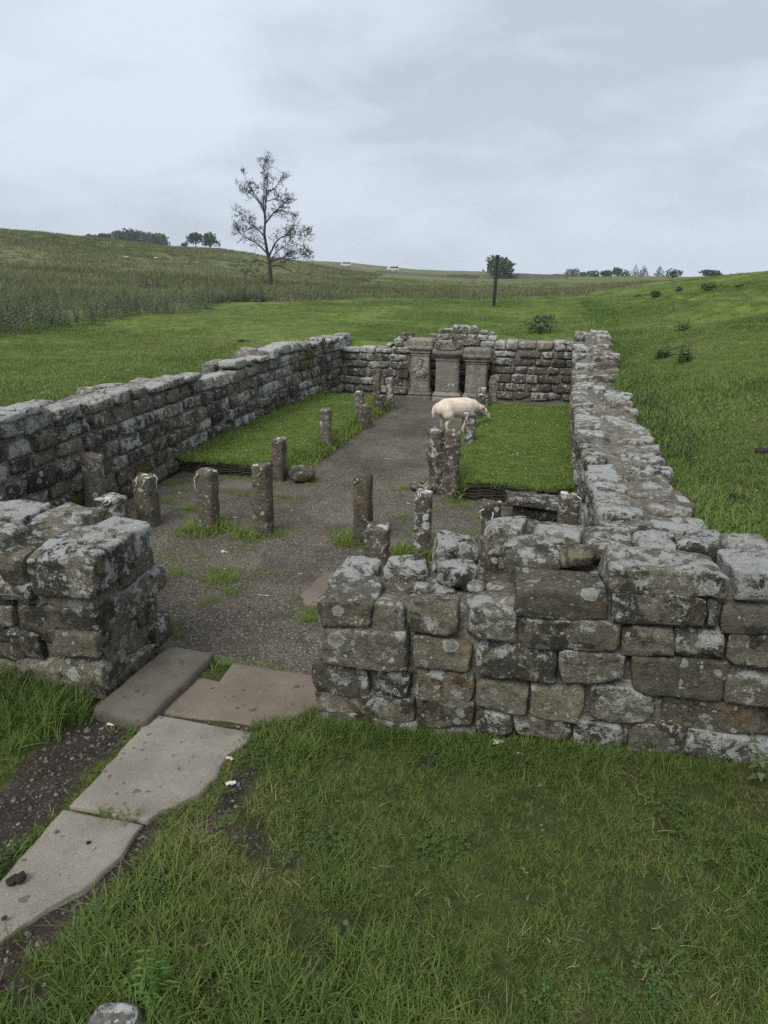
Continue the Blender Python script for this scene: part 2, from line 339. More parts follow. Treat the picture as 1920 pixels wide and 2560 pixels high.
# ------------------------------------------------------------------ terrain
def tps_fit(P, z, lam=1e-3):
    n = len(P); d = np.linalg.norm(P[:, None] - P[None], axis=-1)
    K = np.where(d > 0, d * d * np.log(d + 1e-12), 0) + lam * np.eye(n)
    Q = np.c_[np.ones(n), P]; A = np.block([[K, Q], [Q.T, np.zeros((3, 3))]])
    return np.linalg.solve(A, np.r_[z, 0, 0, 0])
def warp(x, y):
    x = np.asarray(x, float); y = np.asarray(y, float); r = np.hypot(x, y - 4) + 1e-9; s = np.log1p(r / 6.) * 3
    return np.stack([x / r * s, (y - 4) / r * s], -1), r
FAR = [(-50.77, 97.58, 6.27), (-48.62, 104.22, 6.23), (-45.81, 110.91, 5.98), (-44.82, 132.63, 5.63), (-38.05, 145.09, 5.05), (-34.81, 176.6, 4.57), (56.51, 426.27, -2.56), (94.66, 388.64, -4.37), (116.33, 308.81, -3.64), (92.4, 177.37, -1.3), (-56.21, 82.71, 6.7), (-59.85, 67.21, 6.87), (-28.0, 53.07, 2.44), (-23.92, 57.2, 2.3), (-19.18, 62.11, 1.88), (-14.64, 73.56, 1.35), (-7.94, 89.65, 0.76), (2.44, 109.97, 0.01), (17.16, 128.86, -0.72), (28.48, 116.57, -0.74), (-15.04, 28.24, 1.64), (-13.22, 31.32, 1.48), (-10.7, 34.37, 1.28), (-6.51, 41.49, 1.06), (-1.4, 41.98, 0.87), (3.27, 41.87, 0.77), (7.46, 39.3, 0.65), (17.18, 44.82, 1.06), (17.71, 38.08, 1.61), (15.94, 30.03, 1.89), (16.45, 25.09, 2.17), (12.1, 40.22, 0.89), (9.43, 26.37, 1.19), (9.67, 21.96, 1.5), (10.2, 19.49, 1.69), (11.32, 16.49, 2.0),
       (-44.32, 447.81, 2.99), (-22.71, 228.88, 1.0), (-28.62, 288.58, 0.96), (-6.89, 129.82, 0.62), (-10.59, 199.72, 0.02), (-15.08, 284.6, -0.5), (-17.44, 329.54, 0.17), (-24.79, 469.35, 2.06), (1.44, 129.99, -0.27), (2.21, 199.99, -1.13), (2.99, 269.98, -1.91), (3.7, 334.98, -1.87), (5.18, 469.97, -0.86), (17.68, 199.22, -2.06), (21.19, 239.06, -2.43), (37.85, 428.33, -2.37),
       # behind the skyline the ground falls away again
       (-62, 190, 5.0), (-75, 260, 4.5), (-110, 340, 6.8), (-90, 330, 6.6), (-100, 150, 9.0), (-140, 60, 12.0), (-120, 420, 4.0), (10, 520, -4.0), (80, 560, -6.0), (160, 480, -8.0), (190, 250, -5.), (150, 120, 0.), (60, 60, 1.0), (40, 20, 3.0), (-400, 500, 20.), (0, 900, -8.), (400, 700, -12.), (400, 0, 0.), (-400, 0, 20.), (0, -300, 5.), (-300, -300, 10.), (300, -300, 5.), (700, 1200, -14.), (-700, 1200, 10.), (0, 1500, -12.)]
NEAR_UV = [(2.7, -5.2, .35), (2.7, -4, .2), (2.7, -2.5, .15), (2.7, -1.5, .15), (2.7, -.9, .15), (2.7, 0, .19), (2.7, 1, .27), (2.7, 2.2, .50), (2.3, 4, .85), (1.9, -2.2, .20), (1.9, -1, .20), (1.9, 0, .24), (1.9, 1.2, .34), (1.1, -2.2, .30), (1.1, -.8, .30), (1.1, .6, .36), (.4, -2, .38), (.4, -.5, .40), (.4, 1., .5), (-.5, -.5, .55), (-.5, -3, .5), (-.5, 2., .75), (-3, 0, .8), (-6, -6, .8), (-6, 6, 1.5), (1.5, -5, .5), (0, 6, 1.4),
           (3.6, -4.9, 1.02), (5, -4.9, 1.0), (7, -4.9, .88), (9, -4.8, .80), (11, -4.6, .90), (13, -4.2, .90), (4, -7, 1.1), (8, -7, 1.02), (11, -8.5, 1.05), (14, -7, 1.0), (17, -8, 1.0), (15.5, -9, 1.08), (20, -8, 1.0), (18, -4, .95), (14, -1.5, .85), (14, 1, .98), (17, 0, .95), (23, -5, 1.0), (22, -1.6, 1.0), (21.7, 1.4, 1.12), (6, -12, 1.35), (12, -14, 1.35),
           (3.3, 1.3, .70), (4.5, 1.25, .70), (6, 1.25, .66), (8, 1.25, .66), (10, 1.25, .78), (12.5, 1.35, .98), (4, 2.3, .98), (6, 2.3, .98), (8.5, 2.3, 1.0), (12, 2.5, 1.18), (15, 2.5, 1.12), (5, 4, 1.42), (9, 4, 1.42), (13, 4, 1.45), (6, 7, 1.95), (11, 7, 1.9), (15, 6, 1.68)]
pts = np.array(FAR + [W(v, u, z) for u, v, z in NEAR_UV])
_P, _r = warp(pts[:, 0], pts[:, 1]); _w = tps_fit(_P, pts[:, 2] / (_r + 8))
def terrain(x, y):
    x = np.atleast_1d(np.asarray(x, float)); y = np.atleast_1d(np.asarray(y, float)); out = np.empty(x.shape)
    for s in range(0, x.size, 20000):
        q, r = warp(x.ravel()[s:s + 20000], y.ravel()[s:s + 20000]); d = np.linalg.norm(q[:, None] - _P[None], axis=-1)
        out.ravel()[s:s + 20000] = (np.where(d > 0, d * d * np.log(d + 1e-12), 0) @ _w[:-3] + _w[-3] + q @ _w[-2:]) * (r + 8)
    return out
V_L = lambda u: np.interp(u, [3, 7.5, 12.4], [-4.12, -4.08, -3.68])      # inner face of the left wall
V_R = lambda u: np.interp(u, [3.3, 5, 6.5, 8.2, 10.5, 12.4], [.43, .42, .37, .36, .41, .45])
def ground(x, y):
    x = np.atleast_1d(np.asarray(x, float)); y = np.atleast_1d(np.asarray(y, float))
    z = terrain(x, y); u, v = UV(x, y); r = np.hypot(x, y)
    away = smooth(3, 9, r)
    z = z + away * (n2d(x, y, 1.1, 3, 3) * .050 + n2d(x, y, 4.0, 3, 5) * .085) + smooth(25, 70, r) * n2d(x, y, 9, 3, 9) * .18 + smooth(60, 160, r) * n2d(x, y, 30, 2, 12) * .35
    bank = smooth(1.6, 3.2, v) * (1 - smooth(20, 30, u)) * smooth(2.5, 4, u)
    z = z + bank * .11 * n2d(v + .35 * u, u * .25, .55, 3, 15)
    z = z + (1 - away) * n2d(x, y, .6, 3, 21) * .018
    # sunken inside of the temple
    ins = smooth(3.02, 3.30, u) * (1 - smooth(12.45, 12.75, u)) * smooth(-4.45, -4.2, v) * (1 - smooth(.50, .75, v))
    side = ((v > -2.15) & (v < -.9))
    ins = np.where(side, ins, smooth(2.85, 3.1, u) * (1 - smooth(12.45, 12.75, u)) * smooth(-4.45, -4.2, v) * (1 - smooth(.50, .75, v)))
    return z * (1 - ins) + ins * -.06

def seg_d(x, y, pl):
    d = np.full(np.shape(x), 1e9)
    for (a, b), (c, e) in zip(pl[:-1], pl[1:]):
        vx, vy = c - a, e - b; t = np.clip(((x - a) * vx + (y - b) * vy) / (vx * vx + vy * vy), 0, 1)
        d = np.minimum(d, np.hypot(x - a - t * vx, y - b - t * vy))
    return d
def poly_in(x, y, poly):
    r = np.zeros(np.shape(x), bool); n = len(poly)
    for i in range(n):
        (a, b), (c, e) = poly[i], poly[(i + 1) % n]
        with np.errstate(divide='ignore', invalid='ignore'):
            r ^= ((b > y) != (e > y)) & (x < (c - a) * (y - b) / (e - b) + a)
    return r
#@@TABLES@@
FRONT = [(-0.958, -0.691, 0.697, 0.851), (-0.696, -0.527, 0.67, 0.847), (-0.525, -0.286, 0.705, 0.882), (-0.275, -0.031, 0.704, 0.874), (-0.968, -0.512, 0.493, 0.723), (-0.488, -0.225, 0.52, 0.704), (-0.989, -0.703, 0.298, 0.52), (-0.676, -0.503, 0.344, 0.496), (-0.475, -0.207, 0.342, 0.518), (-0.974, -0.497, 0.171, 0.349), (-0.459, -0.201, 0.209, 0.363), (-0.973, -0.698, 0.094, 0.227), (-0.698, -0.455, 0.107, 0.214), (-0.45, -0.195, 0.105, 0.214), (-0.201, 0.149, 0.519, 0.705), (-0.199, 0.05, 0.329, 0.509), (-0.192, -0.016, 0.21, 0.334), (-0.059, 0.333, 0.821, 1.076), (0.301, 0.77, 0.999, 1.177), (0.788, 0.996, 1.023, 1.192), (0.339, 0.717, 0.864, 1.022), (0.72, 0.759, 0.884, 1.009), (0.766, 1.027, 0.875, 1.006), (-0.016, 0.398, 0.702, 0.858), (0.408, 0.62, 0.72, 0.863), (0.619, 0.809, 0.729, 0.87), (0.826, 1.053, 0.719, 0.884), (0.153, 0.448, 0.551, 0.723), (0.464, 0.839, 0.545, 0.728), (0.841, 1.085, 0.547, 0.707), (0.058, 0.295, 0.331, 0.534), (0.307, 0.584, 0.36, 0.567), (0.598, 1.079, 0.367, 0.571), (-0.02, 0.252, 0.215, 0.349), (0.249, 0.473, 0.214, 0.351), (0.485, 0.733, 0.19, 0.376), (0.737, 1.108, 0.234, 0.393)]
PIER = [(-2.636, -2.482, 0.761, 0.946), (-2.43, -2.002, 0.726, 0.957), (-2.671, -2.47, 0.648, 0.76), (-2.42, -2.124, 0.628, 0.76), (-2.702, -2.599, 0.504, 0.623), (-2.576, -2.153, 0.444, 0.652), (-2.74, -2.464, 0.325, 0.488), (-2.405, -2.179, 0.337, 0.477), (-2.96, -2.671, 0.136, 0.293), (-2.629, -2.164, 0.152, 0.333)]
PIER_SIDE = [(2.952, 3.22, 0.764, 0.913), (2.892, 3.197, 0.657, 0.782), (2.766, 3.156, 0.458, 0.668), (2.94, 3.12, 0.365, 0.532), (2.571, 2.912, 0.398, 0.547), (2.82, 3.14, 0.238, 0.436), (2.576, 2.813, 0.189, 0.387), (2.823, 3.047, 0.124, 0.255)]
SLABS = {'near': [(-1.296, 2.176), (-0.944, 2.096), (-0.953, 2.047), (-0.963, 1.925), (-1.001, 1.852), (-1.034, 1.759), (-1.099, 1.699), (-1.164, 1.622), (-1.21, 1.549), (-1.256, 1.504), (-1.387, 1.581), (-1.344, 1.792)], 'mid': [(-1.16, 2.855), (-0.635, 2.728), (-0.639, 2.649), (-0.715, 2.539), (-0.726, 2.4), (-0.766, 2.294), (-0.861, 2.201), (-0.936, 2.111), (-1.276, 2.19)], 'door': [(-1.149, 2.888), (-1.087, 3.091), (-1.045, 3.188), (-0.982, 3.188), (-0.901, 3.156), (-0.853, 3.333), (-0.373, 3.221), (-0.301, 2.982), (-0.47, 2.821), (-0.615, 2.773)], 'threshold': [(-1.408, 3.562), (-1.347, 3.589), (-1.095, 3.525), (-0.998, 3.409), (-0.977, 3.289), (-1.076, 3.069), (-1.167, 2.89), (-1.305, 2.853), (-1.399, 2.798), (-1.517, 2.948), (-1.324, 3.384)], 'inner': [(-0.604, 4.458), (-0.457, 4.844), (-0.296, 4.844), (-0.259, 4.693), (-0.4, 4.304), (-0.56, 4.304)], 'bench': [(-1.798, 7.014), (-1.766, 7.287), (-1.449, 7.217), (-1.374, 7.081), (-1.384, 6.885), (-1.776, 6.962)]}
BARE = [([(-1.37, 2.98), (-1.46, 2.53), (-1.48, 2.22), (-1.54, 1.98)], 0.2, 1.0), ([(-0.59, 2.46), (-0.62, 2.28), (-0.69, 2.09)], 0.055, 0.85), ([(-0.93, 2.06), (-0.98, 1.84), (-1.06, 1.64), (-1.16, 1.5), (-1.25, 1.41)], 0.08, 1.0), ([(-1.1, 1.4), (-0.98, 1.38)], 0.1, 0.6), ([(-0.57, 2.09), (-0.42, 1.94)], 0.08, 0.5), ([(-1.24, 2.11), (-1.31, 1.88), (-1.34, 1.78)], 0.06, 0.8), ([(-1.23, 2.95), (-0.66, 2.73)], 0.05, 1.0), ([(-1.09, 3.35), (-0.59, 3.32)], 0.12, 0.35), ([(-0.11, 1.67), (-0.26, 1.57), (-0.19, 1.46)], 0.08, 0.45)]
MOLE = [(0.21, 2.51, 0.06), (0.35, 1.99, 0.05), (0.44, 2.08, 0.04), (4.51, 12.16, 0.25), (4.54, 10.85, 0.2), (2.49, 4.57, 0.09), (3.46, 7.11, 0.09), (3.51, 6.87, 0.06), (3.57, 7.72, 0.06), (3.9, 7.19, 0.07), (3.12, 5.45, 0.09), (3.31, 8.68, 0.06), (-2.53, 12.48, 0.2), (-5.09, 13.54, 0.16), (-4.45, 11.44, 0.12), (-3.07, 11.48, 0.12)]

def bare_amount(x, y):
    """0 = grass, 1 = trodden earth"""
    x = np.asarray(x, float); y = np.asarray(y, float); b = np.zeros(x.shape)
    for pl, w, amp in BARE: b = np.maximum(b, amp * (1 - smooth(w * .45, w * 1.15, seg_d(x, y, pl))))
    near = (1 - smooth(3.2, 4.2, np.hypot(x, y)))
    b = b + (n2d(x, y, .22, 3, 31) * .28 + n2d(x, y, .07, 2, 35) * .2) * near
    spots = smooth(.35, .75, n2d(x, y, .16, 3, 41)) * smooth(-.2, .5, n2d(x, y, .7, 2, 43)) * .75 * near * (y > .3)
    b = np.maximum(b, spots)
    for (cx, cy, rr) in MOLE: b = np.maximum(b, 1 - smooth(rr * .5, rr, np.hypot(x - cx, (y - cy) * 1.3)))
    return np.clip(b, 0, 1)

def axis(lo, hi, st, far_lo, far_hi, g=1.11):
    a = list(np.arange(lo, hi, st)); s = st; x = lo
    lo_ = []
    while x > far_lo: s = s * g; x -= s; lo_.append(x)
    s = st; x = a[-1]; hi_ = []
    while x < far_hi: s = s * g; x += s; hi_.append(x)
    return np.array(lo_[::-1] + a + hi_)
def grid_mesh(name, av, au, fz, xf=W):
    VV, UU = np.meshgrid(av, au); x, y, _ = xf(VV, UU); z = fz(x, y)
    nv, nu = len(av), len(au); V = np.stack([x.ravel(), y.ravel(), z.ravel()], -1)
    i = np.arange(nv * nu).reshape(nu, nv); F = np.stack([i[:-1, :-1].ravel(), i[:-1, 1:].ravel(), i[1:, 1:].ravel(), i[1:, :-1].ravel()], -1)
    me = bpy.data.meshes.new(name); me.vertices.add(len(V)); me.vertices.foreach_set('co', V.ravel())
    me.loops.add(F.size); me.loops.foreach_set('vertex_index', F.ravel())
    me.polygons.add(len(F)); me.polygons.foreach_set('loop_start', np.arange(0, F.size, 4)); me.polygons.foreach_set('loop_total', np.full(len(F), 4))
    me.update(calc_edges=True); me.polygons.foreach_set('use_smooth', np.ones(len(F), bool)); me.validate()
    return me, V
av = axis(-4.9, 2.4, .075, -480, 480); au = axis(-.4, 13.2, .085, -60, 640)
gm, GV = grid_mesh('ground', av, au, lambda x, y: ground(x.ravel(), y.ravel()).reshape(x.shape))
at_ = gm.attributes.new('bare', 'FLOAT', 'POINT'); at_.data.foreach_set('value', bare_amount(GV[:, 0], GV[:, 1]))
RUSH_EDGE = lambda x: np.interp(x, [-14, -9, -6.2, -5.4, -3.1, .5, 3.4, 8, 12, 20], [5, 8.2, 11.4, 17.5, 21.4, 24.5, 24.0, 26, 33, 48])
_rr = np.hypot(GV[:, 0], GV[:, 1]); at_ = gm.attributes.new('thatch', 'FLOAT', 'POINT'); at_.data.foreach_set('value', (1 - smooth(4, 14, _rr)) * .95)
moor = smooth(-1, 6, GV[:, 1] - RUSH_EDGE(GV[:, 0]))
at_ = gm.attributes.new('moor', 'FLOAT', 'POINT'); at_.data.foreach_set('value', moor)
kind(obj('ground', gm, M_GROUND), 'structure')

# gravel floor of the nave
def floor_z(x, y):
    u, v = UV(x, y)
    z = n2d(x, y, 1.1, 3, 51) * .018 + n2d(x, y, .25, 2, 55) * .006 - .01
    door = (1 - smooth(3.0, 3.5, u)) * .02
    return z + door
av2 = np.arange(-4.2, .56, .05); au2 = np.arange(3.16, 12.55, .05)
fm, FV = grid_mesh('gravel_floor', av2, au2, lambda x, y: floor_z(x, y))
kind(obj('gravel_floor', fm, M_GRAVEL), 'structure')

# ------------------------------------------------------------------ rocks
_top = {}
def lattice(nx, ny, nz):
    key = (nx, ny, nz)
    if key in _top: return _top[key]
    idx = {}; P = []
    def vid(i, j, k):
        q = (i, j, k)
        if q not in idx: idx[q] = len(P); P.append(q)
        return idx[q]
    F = []
    for i in range(nx):
        for j in range(ny):
            F.append((vid(i, j, 0), vid(i, j + 1, 0), vid(i + 1, j + 1, 0), vid(i + 1, j, 0)))
            F.append((vid(i, j, nz), vid(i + 1, j, nz), vid(i + 1, j + 1, nz), vid(i, j + 1, nz)))
    for i in range(nx):
        for k in range(nz):
            F.append((vid(i, 0, k), vid(i + 1, 0, k), vid(i + 1, 0, k + 1), vid(i, 0, k + 1)))
            F.append((vid(i, ny, k), vid(i, ny, k + 1), vid(i + 1, ny, k + 1), vid(i + 1, ny, k)))
    for j in range(ny):
        for k in range(nz):
            F.append((vid(0, j, k), vid(0, j, k + 1), vid(0, j + 1, k + 1), vid(0, j + 1, k)))
            F.append((vid(nx, j, k), vid(nx, j + 1, k), vid(nx, j + 1, k + 1), vid(nx, j, k + 1)))
    _top[key] = (np.array(P, float) / np.array([nx, ny, nz]) * 2 - 1, F); return _top[key]
def rock_verts(L, D, H, seed, n, rnd=.035, rough=.012, skew=.08, chips=9):
    T, F = lattice(*n); r = np.random.RandomState(seed)
    T = T * (1.32 - .32 * T * T)
    half = np.array([L, D, H]) / 2
    P = T * half
    rad = min(rnd, half.min() * .85); rv = np.full(3, rad)
    q = np.clip(P, -(half - rv), half - rv); d = P - q; ln = np.linalg.norm(d, axis=1, keepdims=True)
    nrm = np.where(ln > 1e-9, d / np.maximum(ln, 1e-9), 0)
    P = q + nrm * np.minimum(ln, rad)
    # corner skew
    c = r.uniform(-1, 1, (2, 2, 2, 3)) * skew * np.array([L, D * .6, H])
    t = (P / half + 1) / 2; t = np.clip(t, 0, 1)
    for i in (0, 1):
        for j in (0, 1):
            for k in (0, 1):
                w = (t[:, 0] if i else 1 - t[:, 0]) * (t[:, 1] if j else 1 - t[:, 1]) * (t[:, 2] if k else 1 - t[:, 2])
                P = P + w[:, None] * c[i, j, k] * .5
    if chips:
        for q in range(chips):                               # flat spalls off the corners and edges
            nv = r.normal(0, 1, 3); nv[r.randint(3)] *= .25; nv = nv / half; nv /= np.linalg.norm(nv)
            pr = P @ nv; lim = pr.max() - r.uniform(.10, .34) * half.min(); ex = np.maximum(0, pr - lim); P = P - ex[:, None] * nv * .92
    o = r.uniform(0, 50, 3)
    for ax in range(3):
        a = vnoise(P * 7 + o + ax * 9, seed) + .5 * vnoise(P * 17 + o + ax * 5, seed + 3)
        b = vnoise(P * np.array([11, 11, 26]) + o + ax, seed + 5)
        P[:, ax] = P[:, ax] + rough * (.7 * a + .5 * b + .35 * vnoise(P * 38 + o + ax * 3, seed + 7))
    return P, F
_lib = []
for s in range(30):
    P, F = rock_verts(.30, .24, .17, 900 + s, (7, 4, 5), .022, .0085, .13, 7); _lib.append(mesh('stone', P, F))
_lib_dark = [m.copy() for m in _lib]
for m in _lib: m.materials.append(M_STONE)
for m in _lib_dark: m.materials.append(M_STONE_DARK)
def lib_stone(par, v0, v1, u0, u1, z0, z1, lichen=0., moss=0., dark=False, org=(0, 0, 0), tilt=.02, flip=False):
    """a stone filling a box of the wall (lib mesh spans .30 x .24 x .17); flip: its long side runs along u"""
    me = (_lib_dark if dark else _lib)[rng.randrange(30)]
    c = ((v0 + v1) / 2 - org[0], (u0 + u1) / 2 - org[1], (z0 + z1) / 2 - org[2])
    dv, du, dz = v1 - v0, u1 - u0, z1 - z0
    rz = (math.pi / 2 if flip else 0) + (math.pi if rng.random() < .5 else 0)
    sc = ((du if flip else dv) / .30, (dv if flip else du) / .24, dz / .17)
    o = obj('stone', me, None, par, c, (rng.uniform(-tilt, tilt), rng.uniform(-tilt, tilt), rz + rng.uniform(-tilt, tilt)), sc)
    o['lichen'] = float(lichen); o['moss'] = float(moss); return o
def hero_stone(par, v0, v1, u0, u1, z0, z1, lichen=0., moss=0., org=(0, 0, 0), seed=0, rough=.011, rnd=.024, rot=(0, 0, 0), mat=None, skew=.09):
    L, D, H = v1 - v0, u1 - u0, z1 - z0
    n = (int(np.clip(L / .014, 9, 34)), int(np.clip(D / .024, 6, 15)), int(np.clip(H / .013, 8, 20)))
    P, F = rock_verts(L, D, H, seed, n, rnd, rough, skew)
    o = obj('stone', mesh('stone', P, F), mat or M_STONE, par, ((v0 + v1) / 2 - org[0], (u0 + u1) / 2 - org[1], (z0 + z1) / 2 - org[2]), rot)
    o['lichen'] = float(lichen); o['moss'] = float(moss); return o
def core_strip(par, name, stations, org, n_across=10, bumpy=.03, seed=0, tilt=0.):
    """rubble core along a line of stations (v0, u0, v1, u1, ztop): a bumpy top and plain sides, closed"""
    S = len(stations); K = n_across; V = []; F = []
    for s, (v0, u0, v1, u1, zt) in enumerate(stations):
        for k in range(K + 1):
            t = k / K; v = v0 + (v1 - v0) * t; u = u0 + (u1 - u0) * t
            e = 1 if 0 < k < K else 0
            z = zt - tilt * t + bumpy * (fbm(np.array([v * 6, u * 6, seed]), 3, seed) + .4 * fbm(np.array([v * 22, u * 22, seed + .5]), 2, seed + 9)) * (.4 + .6 * e) - (0 if e else .02)
            V.append((v - org[0], u - org[1], float(z) - org[2]))
    top = len(V)
    for s, (v0, u0, v1, u1, zt) in enumerate(stations):
        V.append((v0 - org[0], u0 - org[1], -.15 - org[2])); V.append((v1 - org[0], u1 - org[1], -.15 - org[2]))
    ix = lambda s, k: s * (K + 1) + k
    for s in range(S - 1):
        for k in range(K): F.append((ix(s, k), ix(s, k + 1), ix(s + 1, k + 1), ix(s + 1, k)))
        F.append((ix(s, 0), ix(s + 1, 0), top + 2 * s + 2, top + 2 * s)); F.append((ix(s + 1, K), ix(s, K), top + 2 * s + 1, top + 2 * s + 3))
    for s in (0, S - 1): F.append([ix(s, k) for k in range(K + 1)] + [top + 2 * s + 1, top + 2 * s])
    return obj(name, mesh(name, V, F), M_CORE, par)

# --- front wall, right of the doorway
o0 = (-.2, 3.0, .15)
fw = thing('stone_wall', 'low lichen-covered stone wall in front, between the doorway slabs and the right edge', 'wall', W(*o0), -YAW)
g = .003
for i, (v0, v1, z0, z1) in enumerate(FRONT):
    cap = i in (0, 1, 2, 3, 17, 18, 19)
    dep = {0: .30, 1: .15, 2: .15, 3: .18, 17: .26, 18: .27, 19: .28}.get(i, .24)
    if i in (17, 18, 19): z1 -= {17: .085, 18: .045, 19: .03}[i]
    if i in (1, 2, 3): z1 -= .012
    pr = rng.uniform(-.012, .012) - (.03 if i == 4 else 0) - (.02 if i in (0, 6) else 0)
    hero_stone(fw, v0 + g, v1 - g, 2.70 + pr, 2.70 + pr + dep, z0 + .004, z1 - .004, ((.05 if i in (17, 18) else .3) if cap else rng.choice([-.1, 0, .1, .3, .45])) + rng.uniform(-.1, .1), .0, o0, 100 + i, .0095, .013 if not cap else .018, (0, R(-2.5) if i > 16 else R(-1), rng.uniform(-.02, .02)))
for k, vv in enumerate((1.1, 1.42, 1.75, 2.05)):            # the wall goes on past the frame
    for j in range(6):
        z0 = .24 + j * .158 + k * .01
        hero_stone(fw, vv + (j % 2) * .1, vv + .3 + (j % 2) * .1, 2.70, 2.95, z0, z0 + .15, rng.choice([0, .2, .4]), 0, o0, 300 + k * 10 + j)
# doorway end and back of the front wall
for j, z0 in enumerate((.02, .17, .33, .49, .65)):
    hero_stone(fw, -.985 + (j % 2) * .015, -.80, 2.95, 3.30, z0, z0 + .15, .1, .1, o0, 340 + j)
    for k in range(5):
        a = -.80 + k * .25 + (j % 2) * .1
        if j < 4: lib_stone(fw, a, a + .23, 3.12, 3.34, z0, z0 + .145, .1, .1, False, o0)
# rubble lying on top
TOPS = [(-.98, -.78, 3.0, 3.30, .62, .785, .45), (-.75, -.52, 3.14, 3.34, .70, .82, .75), (-.50, -.27, 3.12, 3.36, .82, .985, .3), (-.43, -.25, 2.97, 3.11, .80, .93, .25),
        (-.24, -.03, 3.18, 3.44, .88, 1.05, .7), (-.15, -.04, 3.03, 3.16, .92, 1.03, .6), (-.12, .16, 2.97, 3.24, .86, 1.03, .25), (.0, .24, 3.24, 3.43, .92, 1.06, .45),
        (-.46, -.33, 2.93, 3.03, .76, .825, .2), (-.70, -.53, 2.92, 3.08, .73, .815, -.2), (-.28, -.20, 2.93, 3.02, .80, .86, .9), (-.20, -.08, 2.92, 3.02, .80, .875, .3), (-.62, -.52, 3.04, 3.13, .74, .81, .1), (-.33, -.22, 3.0, 3.1, .8, .87, .0),
        (.24, .47, 3.12, 3.40, .96, 1.055, .25), (.12, .30, 3.0, 3.14, .95, 1.045, .1), (.47, .66, 3.10, 3.30, 1.0, 1.085, .3), (.66, .86, 3.06, 3.26, 1.0, 1.095, .45), (.86, 1.08, 3.02, 3.3, 1.0, 1.11, .35), (.5, .7, 3.3, 3.44, .95, 1.05, .4), (.72, .92, 3.27, 3.42, .95, 1.07, .6), (-.56, -.46, 2.93, 3.02, .75, .82, .35), (1.1, 1.3, 2.95, 3.3, 1.05, 1.13, .3), (1.3, 1.7, 2.92, 3.3, 1.05, 1.15, .3), (1.7, 2.2, 2.92, 3.3, 1.06, 1.17, .3)]
for i, (v0, v1, u0, u1, z0, z1, l) in enumerate(TOPS):
    hero_stone(fw, v0, v1, u0, u1, z0, z1, l, 0, o0, 400 + i, .013, .035, (rng.uniform(-.08, .08), rng.uniform(-.08, .08), rng.uniform(-.3, .3)), None, .2)
ztop = lambda v: np.interp(v, [-1, -.6, -.25, -.1, .0, .3, .4, .8, 1.2, 2.4], [.77, .80, .83, .87, .90, .965, 1.02, 1.055, 1.07, 1.10])
core_strip(fw, 'rubble_core', [(v, 2.76, v, 3.31, float(ztop(v))) for v in np.linspace(-.93, 2.38, 54)], o0, 14, .035, 3, .06)

# --- front wall, left of the doorway
o1 = (-2.8, 3.0, .12)
pw = thing('stone_wall', 'squat stone wall end with a big corner block, beside the grass left of the doorway', 'wall', W(*o1), -YAW)
for i, (v0, v1, z0, z1) in enumerate(PIER):
    dep = .26
    u0 = 2.62 + {1: -.02, 3: .01, 5: 0., 7: .02, 9: -.03}.get(i, .0)
    if i == 1: v1, dep = -2.07, .40
    if i in (3, 5, 7, 9): v1 = {3: -2.13, 5: -2.09, 7: -2.10, 9: -2.07}[i]
    hero_stone(pw, v0 + g, v1 - g, u0, u0 + dep, z0 + .004, z1 - .004, {0: .35, 1: .05, 2: .1, 3: .2, 5: .15}.get(i, .0), .05, o1, 500 + i, .011, .016 if i > 1 else .02, (0, 0, rng.uniform(-.03, .03)))
for k in range(6):                                           # courses running on to the left
    a = -2.66 - (k + 1) * .33
    for j in range(6):
        z0 = .14 + j * .145
        lib_stone(pw, a + (j % 2) * .09, a + .31 + (j % 2) * .09, 2.63, 2.88, z0, z0 + .138, .35 if j == 5 else rng.choice([0, .1, .3]), 0, False, o1)
for i, (u0, u1, z0, z1) in enumerate(PIER_SIDE):
    hero_stone(pw, -2.36, -2.085 + rng.uniform(-.02, .012), u0 + g, u1 - g, z0 + .004, z1 - .004, (.5 if i == 0 else .1), .12 if i > 4 else 0, o1, 540 + i, .011, .015)
for i, (v0, v1, u0, u1, z0, z1, l) in enumerate([(-2.75, -2.42, 3.0, 3.28, .82, .97, .45), (-2.42, -2.12, 2.98, 3.24, .80, .93, .75), (-3.1, -2.78, 2.98, 3.28, .82, .97, .35), (-2.7, -2.45, 2.86, 3.02, .83, .955, .3), (-2.46, -2.36, 2.9, 3.0, .82, .93, .2), (-3.45, -3.12, 2.95, 3.25, .85, 1.0, .3), (-2.93, -2.72, 2.84, 2.98, .84, .94, .2), (-3.8, -3.5, 2.95, 3.25, .9, 1.05, .3), (-4.1, -3.82, 2.95, 3.25, .95, 1.1, .3)]):
    hero_stone(pw, v0, v1, u0, u1, z0, z1, l, 0, o1, 560 + i, .013, .035, (rng.uniform(-.05, .05), rng.uniform(-.05, .05), rng.uniform(-.2, .2)), None, .14)
core_strip(pw, 'rubble_core', [(v, 2.67, v, 3.22, .89 + .04 * (v < -3)) for v in np.linspace(-4.4, -2.14, 40)], o1, 14, .025, 7)
for j in range(5):
    for k in range(7):
        a = -4.2 + k * .29 + (j % 2) * .12
        lib_stone(pw, a, a + .27, 3.05, 3.27, .02 + j * .16, .17 + j * .16, .1, .1, True, o1)

